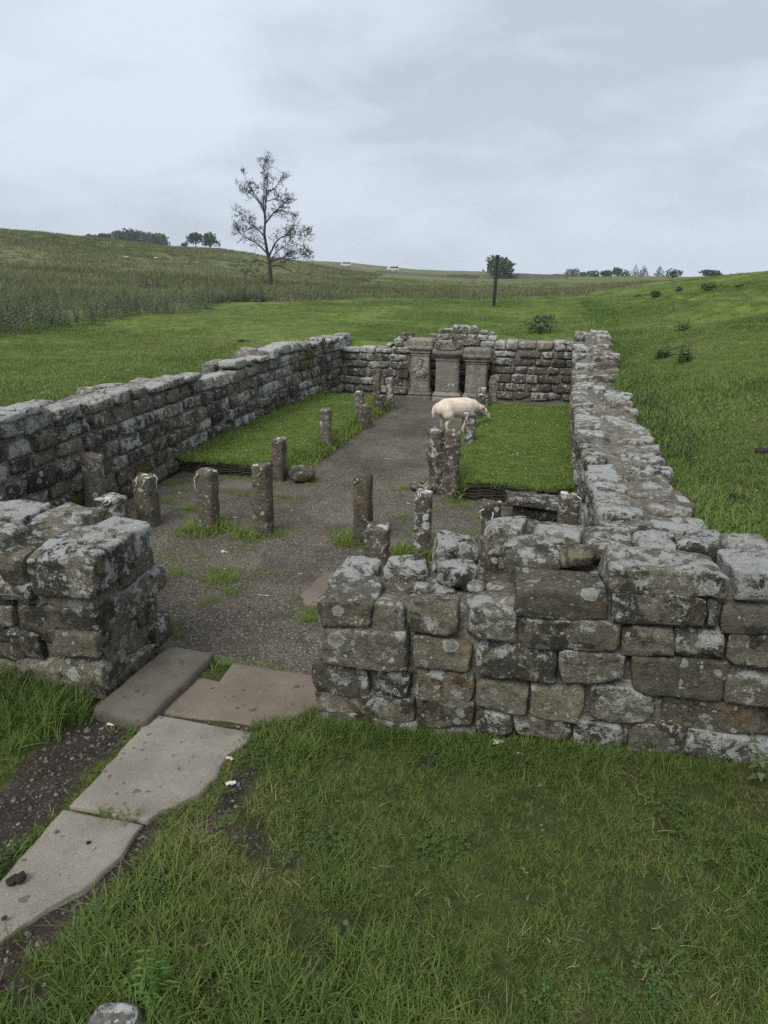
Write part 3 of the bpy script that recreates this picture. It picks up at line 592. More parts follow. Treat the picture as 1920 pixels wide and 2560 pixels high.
# --- left side wall
ZL = lambda u: np.interp(u, [3, 4.4, 4.95, 5.6, 6.05, 6.9, 7.6, 7.62, 8.5, 8.52, 9.3, 9.32, 10.3, 12.8], [1.20, 1.17, 1.15, 1.10, 1.13, 1.07, 1.05, .95, .97, 1.08, 1.06, 1.14, 1.10, 1.02])
o2 = (-4.3, 8., 0)
lw = thing('stone_wall', 'long left side wall of patchy grey and white stones stepping up to its far end', 'wall', W(*o2), -YAW)
courses = [(0, .15), (.15, .31), (.31, .46), (.46, .63), (.63, .79), (.79, .95), (.95, 1.09), (1.09, 1.22)]
MOSS = [(6.25, .22, .3), (6.9, .45, .35), (5.2, .15, .4), (10.6, .7, .4), (11.5, .5, .6), (11.0, .85, .3), (9.6, .2, .4), (12.0, .3, .6), (4.3, .2, .4)]
for ci, (z0, z1) in enumerate(courses):
    u = 3.2 + rng.uniform(0, .2)
    while u < 12.7:
        L = rng.uniform(.20, .40) * (1.15 if ci >= 5 else 1)
        zt = float(ZL(u + L / 2)); top = zt < z1 + .09
        if zt > z0 + .06:
            zz = zt + rng.uniform(-.035, .03) if top else z1
            vf = float(V_L(u + L / 2)) + rng.uniform(-.022, .018) + (.02 if top else 0)
            mo = max([0] + [max(0, 1.1 - math.hypot((u + L / 2 - a) / (b * 1.2), ((z0 + z1) / 2 - h) / .28)) for a, h, b in MOSS])
            li = (.75 if top else rng.choice([-.2, -.1, .0, .15, .45, .9])) + rng.uniform(-.1, .1)
            hgap = rng.uniform(.004, .016)
            o = lib_stone(lw, vf - .26, vf, u + .008, u + L - .008, z0 + hgap, zz - .002, li * (1 - min(mo, 1)), mo, ci < 5 and rng.random() < .6, o2, .03, True)
            if top:
                o2_ = lib_stone(lw, vf - .50 - rng.uniform(0, .08), vf - .27 - rng.uniform(0, .04), u + rng.uniform(-.06, .05), u + L * rng.uniform(.7, 1), zt - .17, zt - rng.uniform(.0, .08), rng.uniform(.1, .8), 0, False, o2, .09, True)
        u += L
core_strip(lw, 'rubble_core', [(float(V_L(u)) - .50, u, float(V_L(u)) - .045, u, float(ZL(u)) - .05) for u in np.linspace(3.25, 12.75, 110)], o2, 6, .02, 11)

# --- right side wall
ZR = lambda u: np.interp(u, [3.2, 4.2, 5.2, 7.5, 9.6, 9.9, 10.4, 10.6, 12.2, 12.3, 12.9], [.93, .80, .76, .75, .77, .84, .86, 1.0, 1.06, 1.17, 1.18])
o3 = (.7, 8., 0)
rw = thing('stone_wall', 'long broad-topped right side wall of rough pale stones running up to the far corner', 'wall', W(*o3), -YAW)
for ci, (z0, z1) in enumerate(courses):
    u = 3.35 + rng.uniform(0, .15)
    while u < 12.75:
        L = rng.uniform(.24, .44) if z1 < .6 else rng.uniform(.15, .28); zt = float(ZR(u + L / 2)); top = zt < z1 + .09
        if zt > z0 + .06:
            zz = zt if top else z1; vf = float(V_R(u + L / 2)) + rng.uniform(-.02, .02)
            if top: lib_stone(rw, vf - .01 - rng.uniform(0, .03), vf + rng.uniform(.13, .27), u + .005, u + L - .005, z0 + .008, zz + rng.uniform(-.035, .03), rng.uniform(.0, .85), rng.choice([0, 0, 0, .3]), False, o3, .05, True)
            else: lib_stone(rw, vf, vf + .2, u + .006, u + L - .006, z0 + .008, zz - .004, rng.choice([0, .1, .3, .6]), rng.choice([0, 0, .2]), rng.random() < .4, o3, .03, True)
        u += L
u = 3.45
while u < 12.8:                                              # outer edge and flat stones of the top
    L = rng.uniform(.11, .22); zt = float(ZR(u + L / 2)); w = rng.uniform(.16, .36)
    vo = 1.03 + rng.uniform(-.055, .04)
    lib_stone(rw, vo - w, vo, u + .004, u + L - .004, zt - rng.uniform(.13, .17), zt + rng.uniform(-.045, .03), rng.uniform(-.1, .8), rng.choice([0, 0, 0, .35]), False, o3, .12)
    if rng.random() < .55:
        a = .60 + rng.uniform(0, .12); lib_stone(rw, a, a + rng.uniform(.14, .24), u, u + rng.uniform(.09, .19), zt - .13, zt + rng.uniform(-.04, .012), rng.uniform(-.2, .8), rng.choice([0, 0, .3]), False, o3, .15)
    u += L
core_strip(rw, 'rubble_core', [(float(V_R(u)) + .05, u, .99, u, float(ZR(u)) - .035) for u in np.linspace(3.3, 12.8, 130)], o3, 10, .03, 13)

# --- end wall
o4 = (-1.7, 12.6, 0)
ew = thing('stone_wall', 'far end wall behind the three altars with a raised heap of stones at its middle', 'wall', W(*o4), -YAW)
ZE = lambda v: np.interp(v, [-3.8, -2.66, -2.64, -2.45, -2.43, -1.05, -1.03, .5], [.81, .85, .98, .98, .98, 1.0, 1.00, 1.04])
FE = lambda v: np.where(v < -2.4, 12.36, np.where(v < -.9, 12.5, 12.27))
for ci, (z0, z1) in enumerate([(0, .15), (.15, .30), (.30, .45), (.45, .59), (.59, .73), (.73, .86), (.86, .98), (.98, 1.06)]):
    v = -3.72 + rng.uniform(0, .1)
    while v < .44:
        L = rng.uniform(.18, .42)
        if v < -.9 < v + L: L = -.9 - v + .001
        if L < .08: v += L + .001; continue
        L = min(L, .47 - v)
        vm = v + L / 2; zt = float(ZE(vm)); top = zt < z1 + .07
        if zt > z0 + .05 and L > .06:
            uf = float(FE(vm)) + rng.uniform(-.015, .015); zz = zt + rng.uniform(-.015, .015) if top else z1
            lib_stone(ew, v + .006, v + L - .006, uf, uf + .26, z0 + .006, zz - .004, .6 if top else rng.choice([0, 0, .1, .3]) + (.15 if z0 > .5 else 0), 0, z0 < .72, o4, .025)
            if top: lib_stone(ew, v, v + L, uf + .26, uf + .5, zz - .13, zz - rng.uniform(0, .04), .7, .1, False, o4, .05)
        v += L
HEAP = [(-2.13, -1.95, 12.52, .97, 1.08, .4), (-1.95, -1.72, 12.50, .97, 1.09, .35), (-1.70, -1.42, 12.50, .97, 1.09, .4), (-1.40, -1.24, 12.50, .97, 1.09, .3), (-1.23, -1.05, 12.5, .97, 1.08, .5), (-1.04, -.88, 12.5, .97, 1.07, .65), (-2.64, -2.38, 12.5, .95, 1.10, .25), (-1.70, -1.36, 12.6, 1.09, 1.23, .2), (-1.37, -1.22, 12.6, 1.09, 1.22, .3), (-1.93, -1.73, 12.62, 1.09, 1.16, .8), (-1.2, -1.06, 12.62, 1.08, 1.15, .6), (-1.05, -.94, 12.66, 1.05, 1.13, .8), (-1.80, -1.66, 12.7, 1.09, 1.16, .3), (-2.9, -2.78, 12.5, .84, .90, .0), (-1.9, -1.0, 12.58, .84, .97, .5)]
for i, (v0, v1, u0, z0, z1, l) in enumerate(HEAP):
    hero_stone(ew, v0, v1 - .008, u0, u0 + .24, z0, z1, l, .0, o4, 700 + i, .008, .03, (0, rng.uniform(-.06, .06), rng.uniform(-.15, .15)))
core_strip(ew, 'rubble_core', [(v, float(FE(v)) + .05, v, 12.95, float(ZE(v)) - .03 + .09 * float(smooth(-2.2, -1.8, v) * (1 - smooth(-1.1, -.9, v)))) for v in np.linspace(-3.75, .5, 60)], o4, 8, .02, 17)

# ------------------------------------------------------------------ turf benches with wattle fronts
def tuft(n, h, spread, width, lean, seed, segs=3, hv=.5):
    r = np.random.RandomState(seed); V = []; F = []
    for b in range(n):
        a = r.uniform(0, 2 * math.pi); rr = spread * math.sqrt(r.uniform()); bx, by = rr * math.cos(a), rr * math.sin(a)
        d = r.uniform(0, 2 * math.pi); hh = h * r.uniform(1 - hv, 1 + hv * .4); ln = lean * r.uniform(.2, 1.3) * hh; w = width * r.uniform(.7, 1.3)
        f = d + math.pi / 2 + r.uniform(-.6, .6); wx, wy = math.cos(f) * w / 2, math.sin(f) * w / 2; i0 = len(V)
        for s in range(segs):
            t = s / segs; k = ln * t ** 1.7; ww = 1 - .55 * t
            cx, cy, cz = bx + math.cos(d) * k, by + math.sin(d) * k, hh * (t - .18 * lean * t * t)
            V += [(cx - wx * ww, cy - wy * ww, cz), (cx + wx * ww, cy + wy * ww, cz)]
            if s: j = i0 + 2 * s; F.append((j - 2, j - 1, j + 1, j))
        V.append((bx + math.cos(d) * ln, by + math.sin(d) * ln, hh * (1 - .18 * lean))); j = i0 + 2 * segs; F.append((j - 2, j - 1, j))
    return V, F
def protos(name, mat, specs):
    res = []
    for k, a in enumerate(specs):
        V, F = tuft(**a); me = mesh(name, V, F); me.materials.append(mat); res.append(bpy.data.objects.new(name + '_form', me))
    return res
def scatter(name, P, prot, scl, tint, kind_='stuff', tilt=.15, seed=1, parent=None):
    """one object whose points each carry one of the given forms"""
    r = np.random.RandomState(seed); n = len(P)
    me = bpy.data.meshes.new(name); me.vertices.add(n); me.vertices.foreach_set('co', np.asarray(P, float).ravel())
    rot = np.c_[r.uniform(-tilt, tilt, n), r.uniform(-tilt, tilt, n), r.uniform(0, 6.283, n)]
    me.attributes.new('rot', 'FLOAT_VECTOR', 'POINT').data.foreach_set('vector', rot.ravel())
    me.attributes.new('scl', 'FLOAT', 'POINT').data.foreach_set('value', np.asarray(scl, float) * np.ones(n))
    me.attributes.new('form', 'INT', 'POINT').data.foreach_set('value', r.randint(0, len(prot), n))
    me.attributes.new('tint', 'FLOAT', 'POINT').data.foreach_set('value', np.asarray(tint, float) * np.ones(n))
    o = obj(name, me, None, parent)
    ng = bpy.data.node_groups.new(name, 'GeometryNodeTree')
    ng.interface.new_socket('Geometry', in_out='INPUT', socket_type='NodeSocketGeometry'); ng.interface.new_socket('Geometry', in_out='OUTPUT', socket_type='NodeSocketGeometry')
    N = ng.nodes.new; L = ng.links.new
    gi, go = N('NodeGroupInput'), N('NodeGroupOutput'); ip = N('GeometryNodeInstanceOnPoints'); L(gi.outputs[0], ip.inputs['Points'])
    jn = N('GeometryNodeJoinGeometry')
    for q in prot:
        oi = N('GeometryNodeObjectInfo'); oi.inputs['Object'].default_value = q; oi.inputs['As Instance'].default_value = True
        L(oi.outputs['Geometry'], jn.inputs[0])
    L(jn.outputs[0], ip.inputs['Instance']); ip.inputs['Pick Instance'].default_value = True
    def na(nm, ty):
        a = N('GeometryNodeInputNamedAttribute'); a.data_type = ty; a.inputs[0].default_value = nm; return a.outputs[0]
    e = N('FunctionNodeEulerToRotation'); L(na('rot', 'FLOAT_VECTOR'), e.inputs[0]); L(e.outputs[0], ip.inputs['Rotation'])
    L(na('scl', 'FLOAT'), ip.inputs['Scale']); L(na('form', 'INT'), ip.inputs['Instance Index'])
    L(ip.outputs[0], go.inputs[0])
    md = o.modifiers.new('scatter', 'NODES'); md.node_group = ng
    if kind_: o['kind'] = kind_
    return o

T_SHORT = protos('short_grass', M_TURF, [dict(n=18, h=.030, spread=.05, width=.0040, lean=1.0, seed=s, segs=2) for s in range(4)])
def tube_pts(P, rad, sides=5, closed_ends=True):
    P = np.asarray(P, float); n = len(P); V = []; F = []
    rad = np.ones(n) * np.asarray(rad)
    up = np.array([.13, .21, .97])
    for i in range(n):
        d = P[min(i + 1, n - 1)] - P[max(i - 1, 0)]; d = d / (np.linalg.norm(d) + 1e-9)
        a = np.cross(d, up if abs(d @ up) < .95 else np.array([1., 0, 0])); a /= np.linalg.norm(a) + 1e-9; b = np.cross(d, a)
        for s in range(sides):
            t = 2 * math.pi * s / sides; V.append(P[i] + (a * math.cos(t) + b * math.sin(t)) * rad[i])
    for i in range(n - 1):
        for s in range(sides): F.append((i * sides + s, i * sides + (s + 1) % sides, (i + 1) * sides + (s + 1) % sides, (i + 1) * sides + s))
    if closed_ends: F.append(tuple(range(sides))[::-1]); F.append(tuple(range((n - 1) * sides, n * sides)))
    return V, F
class MB:
    def __init__(s): s.V = []; s.F = []
    def add(s, V, F):
        k = len(s.V); s.V += [tuple(v) for v in V]; s.F += [tuple(i + k for i in f) for f in F]; return s
    def tube(s, P, rad, sides=5): return s.add(*tube_pts(P, rad, sides))
    def box(s, x0, x1, y0, y1, z0, z1):
        V = [(x, y, z) for x in (x0, x1) for y in (y0, y1) for z in (z0, z1)]
        return s.add(V, [(0, 1, 3, 2), (4, 6, 7, 5), (0, 4, 5, 1), (2, 3, 7, 6), (0, 2, 6, 4), (1, 5, 7, 3)])
    def build(s, name, mat, par=None, sm=True, **kw): return obj(name, mesh(name, s.V, s.F, sm), mat, par, **kw)

def bench(label, vi, vo, u0, u1, zt, kerb_v, seed):
    """vi: wall side, vo(u): edge next to the aisle"""
    org = ((vi(9) + kerb_v) / 2, (u0 + u1) / 2, 0)
    b = thing('turf_bench', label, 'turf bench', W(*org), -YAW)
    us = np.arange(u0, u1 + .01, .06); K = 34; V = []; F = []
    sgn = 1 if kerb_v > vi(9) else -1
    for u in us:
        a = vi(u); c = vo(u) + .05 * float(n2d(np.array([u]), np.array([seed * 1.]), .45, 3, seed)[0])
        for k in range(K + 1):
            t = k / K; v = a + (c - a) * t
            edge = abs(c - v)
            z = zt * float(smooth(0, .17, edge)) + (.022 * float(n2d(np.array([v]), np.array([u]), .45, 3, seed)[0])) + .02 * max(0, 1 - abs(v - a) / .25) - (1 - float(smooth(-.01, .06, edge))) * .05
            z -= .06 * float(smooth(u1 - .25, u1, u))
            V.append((v - org[0], u - org[1], z))
    nu = len(us)
    for i in range(nu - 1):
        for k in range(K):
            q = (i * (K + 1) + k, i * (K + 1) + k + 1, (i + 1) * (K + 1) + k + 1, (i + 1) * (K + 1) + k); F.append(q if sgn > 0 else q[::-1])
    n0 = len(V)
    for i in (0, nu - 1):
        for k in range(K + 1): x = V[i * (K + 1) + k]; V.append((x[0], x[1], -.08))
    for k in range(K):
        F.append((k, n0 + k, n0 + k + 1, k + 1)); j = (nu - 1) * (K + 1); F.append((j + k, j + k + 1, n0 + K + 1 + k + 1, n0 + K + 1 + k))
    obj('turf', mesh('turf', V, F), M_GROUND, b)
    # wattle front: stacked withies
    for r in range(8):
        z = .012 + r * (zt - .012) / 8 + .004; P = []
        a, c = vi(u0), vo(u0) - sgn * .1
        for t in np.linspace(0, 1, 22):
            v = a + (c - a) * t
            P.append((v - org[0], u0 - .018 - org[1] + .008 * math.sin(t * 26 + (r % 2) * math.pi), z + .004 * math.sin(t * 9 + r * 2.1)))
        obj('withy', mesh('withy', *tube_pts(P, .0085 * rng.uniform(.8, 1.15), 6)), M_WITHY, b)
    # turf blades
    r = np.random.RandomState(seed); n = 9000; uu = r.uniform(u0, u1 - .05, n); tt = r.uniform(0, 1, n)
    vv = np.array([vi(x) + (vo(x) - vi(x)) * t for x, t in zip(uu, tt)])
    edge = np.abs(np.array([vo(x) for x in uu]) - vv); z = zt * smooth(0, .17, edge) + .022 * n2d(vv, uu, .45, 3, seed) - .06 * smooth(u1 - .25, u1, uu) + .02 * np.maximum(0, 1 - np.abs(vv - np.array([vi(x) for x in uu])) / .25)
    long_ = 1 + 1.9 * (1 - smooth(0, .2, edge)) * r.uniform(0, 1, n) + 1.3 * (1 - smooth(0, .22, np.abs(vv - np.array([vi(x) for x in uu])))) * r.uniform(0, 1, n)
    long_ = long_ + .8 * (1 - smooth(0, .16, uu - u0)) * r.uniform(0, 1, n); uu = uu - .02 * (uu - u0 < .04)
    scatter('grass', np.c_[vv - org[0], uu - org[1], z - .004], T_SHORT, long_ * r.uniform(.7, 1.2, n), r.uniform(0, 1, n), 'stuff', .25, seed, b)
    return b
ED_L = lambda u: float(np.interp(u, [6.9, 7.3, 9, 11.3, 11.6], [-2.92, -2.72, -2.60, -2.54, -2.54]))
ED_R = lambda u: float(np.interp(u, [6.6, 8, 9, 11.6], [-.84, -.97, -.98, -.84]))
bench('grassy raised bench along the left wall with a wattle front', lambda u: float(V_L(u)) - .02, ED_L, 6.95, 11.5, .14, -2.7, 61)
bench('grassy raised bench along the right wall where the lamb grazes', lambda u: float(V_R(u)) + .02, ED_R, 6.75, 11.3, .15, -.9, 67)

# ------------------------------------------------------------------ posts, slabs, altars
def loft(secs, sides=16, pw=3.2):
    """secs: (z, half-width, half-depth, cx, cy); rounded-square sections"""
    V = []; F = []; n = len(secs)
    for z, a, b, cx, cy in secs:
        for s in range(sides):
            t = 2 * math.pi * (s + .5) / sides; c, d = math.cos(t), math.sin(t); k = (abs(c) ** pw + abs(d) ** pw) ** (-1 / pw)
            V.append((cx + a * c * k, cy + b * d * k, z))
    for i in range(n - 1):
        for s in range(sides): F.append((i * sides + s, i * sides + (s + 1) % sides, (i + 1) * sides + (s + 1) % sides, (i + 1) * sides + s))
    F.append(tuple(range(sides))[::-1]); F.append(tuple(range((n - 1) * sides, n * sides)))
    return np.array(V), F
def post(label, v, u, z, h, w, d=None, wool=0., seed=0, lean=(0, 0), round_=False, rot=0., top='dome', moss=0., rough=.006, broken=0., dark=None):
    w = w * .91; d = d or w * .9
    t = thing('stone_post', label, 'post', W(v, u, z), -YAW + rot, 'cast stone posts in the temple'); ql = np.random.RandomState(seed + 77).uniform(-.045, .045, 2); t.rotation_euler.x, t.rotation_euler.y = ql; broken = broken or .014
    secs = []; n = 18
    for i in range(n + 1):
        s = i / n; zz = -.08 + (h + .08) * s; k = 1.
        secs.append((zz, w / 2, d / 2, lean[0] * s, lean[1] * s))
    if top == 'dome': secs += [(h + .010, w * .47, d * .47, *lean), (h + .018, w * .36, d * .36, *lean), (h + .022, w * .2, d * .2, *lean), (h + .022, w * .06, d * .06, *lean)]
    else: secs += [(h + .004, w * .44, d * .44, *lean), (h + .006, w * .25, d * .25, *lean), (h + .006, w * .06, d * .06, *lean)]
    V, F = loft(secs, 24, 2. if round_ else 8.)
    o = np.random.RandomState(seed).uniform(0, 40, 3)
    for ax in range(3): V[:, ax] += rough * (vnoise(V * 9 + o + ax * 7, seed) + .6 * vnoise(V * 26 + o + ax * 3, seed + 1))
    if broken:
        k = smooth(h * .35, h, V[:, 2]); V[:, 0] += broken * .5 * k * vnoise(V * 8 + o, seed + 2); V[:, 1] += broken * .5 * k * vnoise(V * 8 + o + 9, seed + 3); V[:, 2] += broken * k * vnoise(V * np.array([14, 14, 3]) + o, seed + 4)
    b = obj('shaft', mesh('shaft', V, F), M_POST, t); b['lichen'] = .0; b['moss'] = moss
    if wool > 0:
        r = np.random.RandomState(seed + 5); mb = MB(); nb = int(1 + 3 * wool)
        for q in range(nb):                                  # matted clots on the top
            s = w * r.uniform(.16, .30); PP, FF = rock_verts(s * 1.5, s * 1.2, s * .5, seed + 40 + q, (5, 5, 3), s * .22, s * .2, .3, 3)
            mb.add(PP + np.array([lean[0] + r.uniform(-.42, .42) * w, lean[1] + r.uniform(-.45, .15) * d, h + (.02 if top == 'dome' else .006) - .35 * abs(r.normal()) * .02]), FF)
        for q in range(int(.6 + 4 * wool)):                   # strands hanging down the face
            x0 = r.uniform(-.46, .46) * w; ln = h * r.uniform(.1, .35 + .4 * wool) * min(1., wool + .25); side = r.uniform() < .25
            PP = []
            for t_ in np.linspace(0, 1, 7):
                xx = x0 + .02 * math.sin(t_ * 5 + q) + r.normal(0, .004); zz = h + .012 - ln * t_
                PP.append((w * .5 * (1 if x0 > 0 else -1) + .004, xx * .8, zz) if side else (xx, -d * .5 - .004 - rough * .6, zz))
            PP[0] = (PP[0][0] * .8, PP[0][1] * .6, h + .016)
            mb.tube(PP, [w * .035, w * .042, w * .034, w * .024, w * .02, w * .026, w * .008], 5)
        kind(mb.build('wool', M_WOOL, t), 'stuff')
    return t
POSTS = [  # label, v, u, z, h, w, d, wool, kwargs
 ('broad dark upright slab leaning close to the left wall', -3.99, 5.22, 0, .655, .21, .10, 0, dict(top='flat', rot=-.1)),
 ('stubby wool-topped post half hidden behind the left wall end', -3.62, 4.95, 0, .36, .235, .2, .35, dict()),
 ('post with a white wool streak down its face, nearest the upright slab', -3.49, 5.3, 0, .45, .19, .17, .6, dict()),
 ('round-shouldered post draped in white wool, second from the aisle on the left', -2.92, 5.36, 0, .52, .185, .17, .75, dict()),
 ('tallest square post on the left of the aisle entrance', -2.37, 5.34, 0, .63, .165, .16, .22, dict()),
 ('square post at the front corner of the left turf bench', -2.82, 6.88, 0, .47, .15, .14, .1, dict()),
 ('spotted square post standing on the left turf bench', -2.72, 8.3, .13, .38, .15, .13, .05, dict()),
 ('smaller square post near the middle of the left bench edge', -2.72, 9.95, .13, .32, .14, .12, .25, dict()),
 ('rough round stump on the left side of the aisle', -2.55, 9.62, 0, .31, .24, .23, 0, dict(round_=True, top='flat', broken=.04, rough=.010)),
 ('tall post at the far end of the left bench, in front of the end wall', -2.84, 11.55, .0, .56, .14, .12, 0, dict()),
 ('pale-topped post beside the far left stump', -2.47, 11.0, 0, .50, .13, .12, .15, dict()),
 ('low mossy round stump at the foot of the pale-topped post', -2.60, 10.68, 0, .27, .20, .18, 0, dict(round_=True, top='flat', broken=.05, moss=.5)),
 ('spotted post at the far end of the right bench, beside the altars', -.80, 11.1, .12, .46, .14, .12, .1, dict(broken=.04)),
 ('square post half hidden by the lichen-topped stump behind the lamb', -.97, 10.9, .1, .32, .15, .12, .05, dict()),
 ('lichen-topped round stump directly behind the lamb', -.93, 10.4, .1, .30, .17, .16, .2, dict(round_=True)),
 ('post in front of the lamb with a white smear on its shoulder', -.87, 8.52, .1, .40, .145, .10, .3, dict()),
 ('crumbling thin post squeezed behind the lamb post', -1.01, 9.5, .0, .26, .10, .12, .15, dict(broken=.04, rough=.012)),
 ('tall square post at the front corner of the right bench', -.88, 6.78, 0, .67, .178, .15, .05, dict()),
 ('tall square post on the right of the aisle entrance', -1.43, 5.32, 0, .60, .158, .15, .14, dict()),
 ('post with white wool over its flat top, in front of the right bench', -.90, 5.22, 0, .53, .148, .14, .4, dict(top='flat')),
 ('short broken-topped post just behind the front wall', -1.08, 4.45, 0, .50, .175, .16, .15, dict(broken=.03)),
 ('short crooked post crowned with a lump of wool behind the front wall blocks', -.29, 4.75, 0, .63, .15, .14, .6, dict(broken=.04, rough=.012)),
 ('dark upright slab beside the stone steps against the right wall', .25, 5.15, 0, .62, .17, .09, .25, dict()),
]
for i, (lab, v, u, z, h, w, d, wl, kw) in enumerate(POSTS): post(lab, v, u, z, h, w, d, wl, 800 + i * 3, **kw)
# eroded tree-like stump beside the tall right post
st = thing('eroded_stump', 'crumbling thick stone stump with mossy foot beside the tall right bench post', 'stump', W(-1.06, 6.98, 0), -YAW)
V, F = loft([(-.06 + .71 * i / 22, .125 * (1.15 - .35 * i / 22) + (.05 if i < 4 else 0), .12 * (1.15 - .3 * i / 22) + (.05 if i < 4 else 0), .03 * math.sin(i / 4) + .02 * i / 22, 0) for i in range(23)] + [(.66, .06, .06, .02, 0), (.66, .02, .02, .02, 0)], 24, 2.)
for ax in range(2): V[:, ax] += .03 * vnoise(V * 6 + ax * 5, 5) + .016 * vnoise(V * 19 + ax * 3, 6)
V[:, 2] += .02 * vnoise(V * 11, 8) * (V[:, 2] > .3)
b = obj('trunk', mesh('trunk', V, F), M_POST, st); b['moss'] = .1; b['lichen'] = -.15
mb = MB()
for k in range(9):
    a = k * .7; P, F_ = rock_verts(.12, .11, .09, 60 + k, (4, 4, 4), .05, .012, .1); mb.add(P + np.array([-.09 + .12 * math.cos(a), -.06 + .10 * math.sin(a), .03]), F_)
b = mb.build('mossy_foot', M_STONE_DARK, st); b['moss'] = .8; b['lichen'] = .0
# mossy boulder at the left bench corner
V, F = rock_verts(.26, .24, .20, 47, (9, 8, 8), .08, .02, .2); V[:, 2] += .08
b = tag(obj('boulder', mesh('boulder', V, F), M_STONE_DARK, None, W(-2.57, 6.9, 0), (0, .2, .4)), 'small dark mossy boulder beside the front corner post of the left bench', 'boulder'); b['moss'] = .45; b['lichen'] = .0

# paving slabs
def slab(label, poly, z_of, th, mat, seed, name='paving_slab', edge=.007, res=.018, cat='slab', group=None, zadd=0.):
    poly = np.array(poly, float); cen = poly.mean(0)
    # dense outline
    out = []
    for i in range(len(poly)):
        a, b = poly[i], poly[(i + 1) % len(poly)]; n = max(1, int(np.hypot(*(b - a)) / res))
        for k in range(n): out.append(a + (b - a) * k / n)
    out = np.array(out); out += .0055 * np.stack([n2d(out[:, 0], out[:, 1], .06, 4, seed), n2d(out[:, 0], out[:, 1], .06, 4, seed + 4)], -1)
    rings = [1., .985, .94, .8, .6, .4, .2, .05]; V = []; F = []; n = len(out)
    z0 = float(z_of(*cen))
    def zz(p, k): return z_of(p[:, 0], p[:, 1]) + zadd + .006 * n2d(p[:, 0], p[:, 1], .25, 3, seed) - (edge if k == 0 else edge * .25 if k == 1 else 0)
    V += [(p[0] - cen[0], p[1] - cen[1], z - th - z0) for p, z in zip(out, zz(out, 2))]
    for k, s in enumerate(rings):
        p = cen + (out - cen) * s if k != 1 else out - (out - cen) / (np.linalg.norm(out - cen, axis=1, keepdims=True) + 1e-9) * edge
        V += [(q[0] - cen[0], q[1] - cen[1], z - z0) for q, z in zip(p, zz(p, k))]
    for k in range(len(rings)):
        for i in range(n): F.append((k * n + i, k * n + (i + 1) % n, (k + 1) * n + (i + 1) % n, (k + 1) * n + i))
    F.append(tuple(range(len(rings) * n, (len(rings) + 1) * n)))
    V = np.array(V); area = sum(poly[i][0] * poly[(i + 1) % len(poly)][1] - poly[(i + 1) % len(poly)][0] * poly[i][1] for i in range(len(poly)))
    if area < 0: F = [f[::-1] for f in F]
    return tag(obj(name, mesh(name, V, F), mat, None, (cen[0], cen[1], z0)), label, cat, group)
plain = lambda x, y: terrain(x, y) if np.ndim(x) else terrain(x, y)[0]
flat0 = lambda x, y: np.zeros(np.shape(x)) + .0
slab('pale slab with a dark lump on it, leaving the frame at the bottom left', SLABS['near'], plain, .07, M_SLAB, 71, group='paving slabs to the doorway', zadd=.022)
slab('pale slab with a ragged right edge in the middle of the path', SLABS['mid'], plain, .07, M_SLAB, 73, group='paving slabs to the doorway', zadd=.026)
slab('reddish brown notched slab in the doorway', SLABS['door'], plain, .07, M_SLAB_RED, 75, group='paving slabs to the doorway', zadd=.018)
V, F = rock_verts(.66, .32, .20, 77, (24, 12, 8), .035, .006, .05, 3)
tag(obj('threshold_stone', mesh('threshold_stone', V, F), M_SLAB_GREY, None, (-1.205, 3.11, .122), (0, 0, R(71.6))), 'thick worn kerb block at the foot of the left wall end', 'stone')
slab('pink sandstone slab on the gravel behind the front wall end', SLABS['inner'], lambda x, y: np.zeros(np.shape(x)) + .035, .06, M_SLAB_RED, 79, group='flat slabs on the gravel')
slab('flat grey slab on the gravel in front of the left bench', SLABS['bench'], lambda x, y: np.zeros(np.shape(x)) + .035, .06, M_SLAB_GREY, 81, group='flat slabs on the gravel')
# two rough steps by the right wall
for lab, (v0, v1, u0, u1, z0, z1), sd in (('upper rough step stone below the right turf bench', (-.27, .30, 6.14, 6.46, .13, .21), 5), ('lower flat step stone in front of the upper one by the right wall', (-.26, .30, 5.55, 5.98, .02, .10), 6)):
    V, F = rock_verts(v1 - v0, u1 - u0, z1 - z0, sd, (30, 16, 8), .014, .013, .22, 14)
    o = tag(obj('step_stone', mesh('step_stone', V, F), M_STONE_DARK, None, W((v0 + v1) / 2, (u0 + u1) / 2, (z0 + z1) / 2), (0, R(3), -YAW)), lab, 'step'); o['lichen'] = -.35; o['moss'] = .05
V, F = rock_verts(.5, .2, .12, 15, (10, 5, 4), .03, .014, .1)
o = tag(obj('step_stone', mesh('step_stone', V, F), M_STONE_DARK, None, W(.05, 6.32, .05), (0, 0, -YAW)), 'dark riser stone under the upper rough step', 'step'); o['lichen'] = .0; o['moss'] = .2

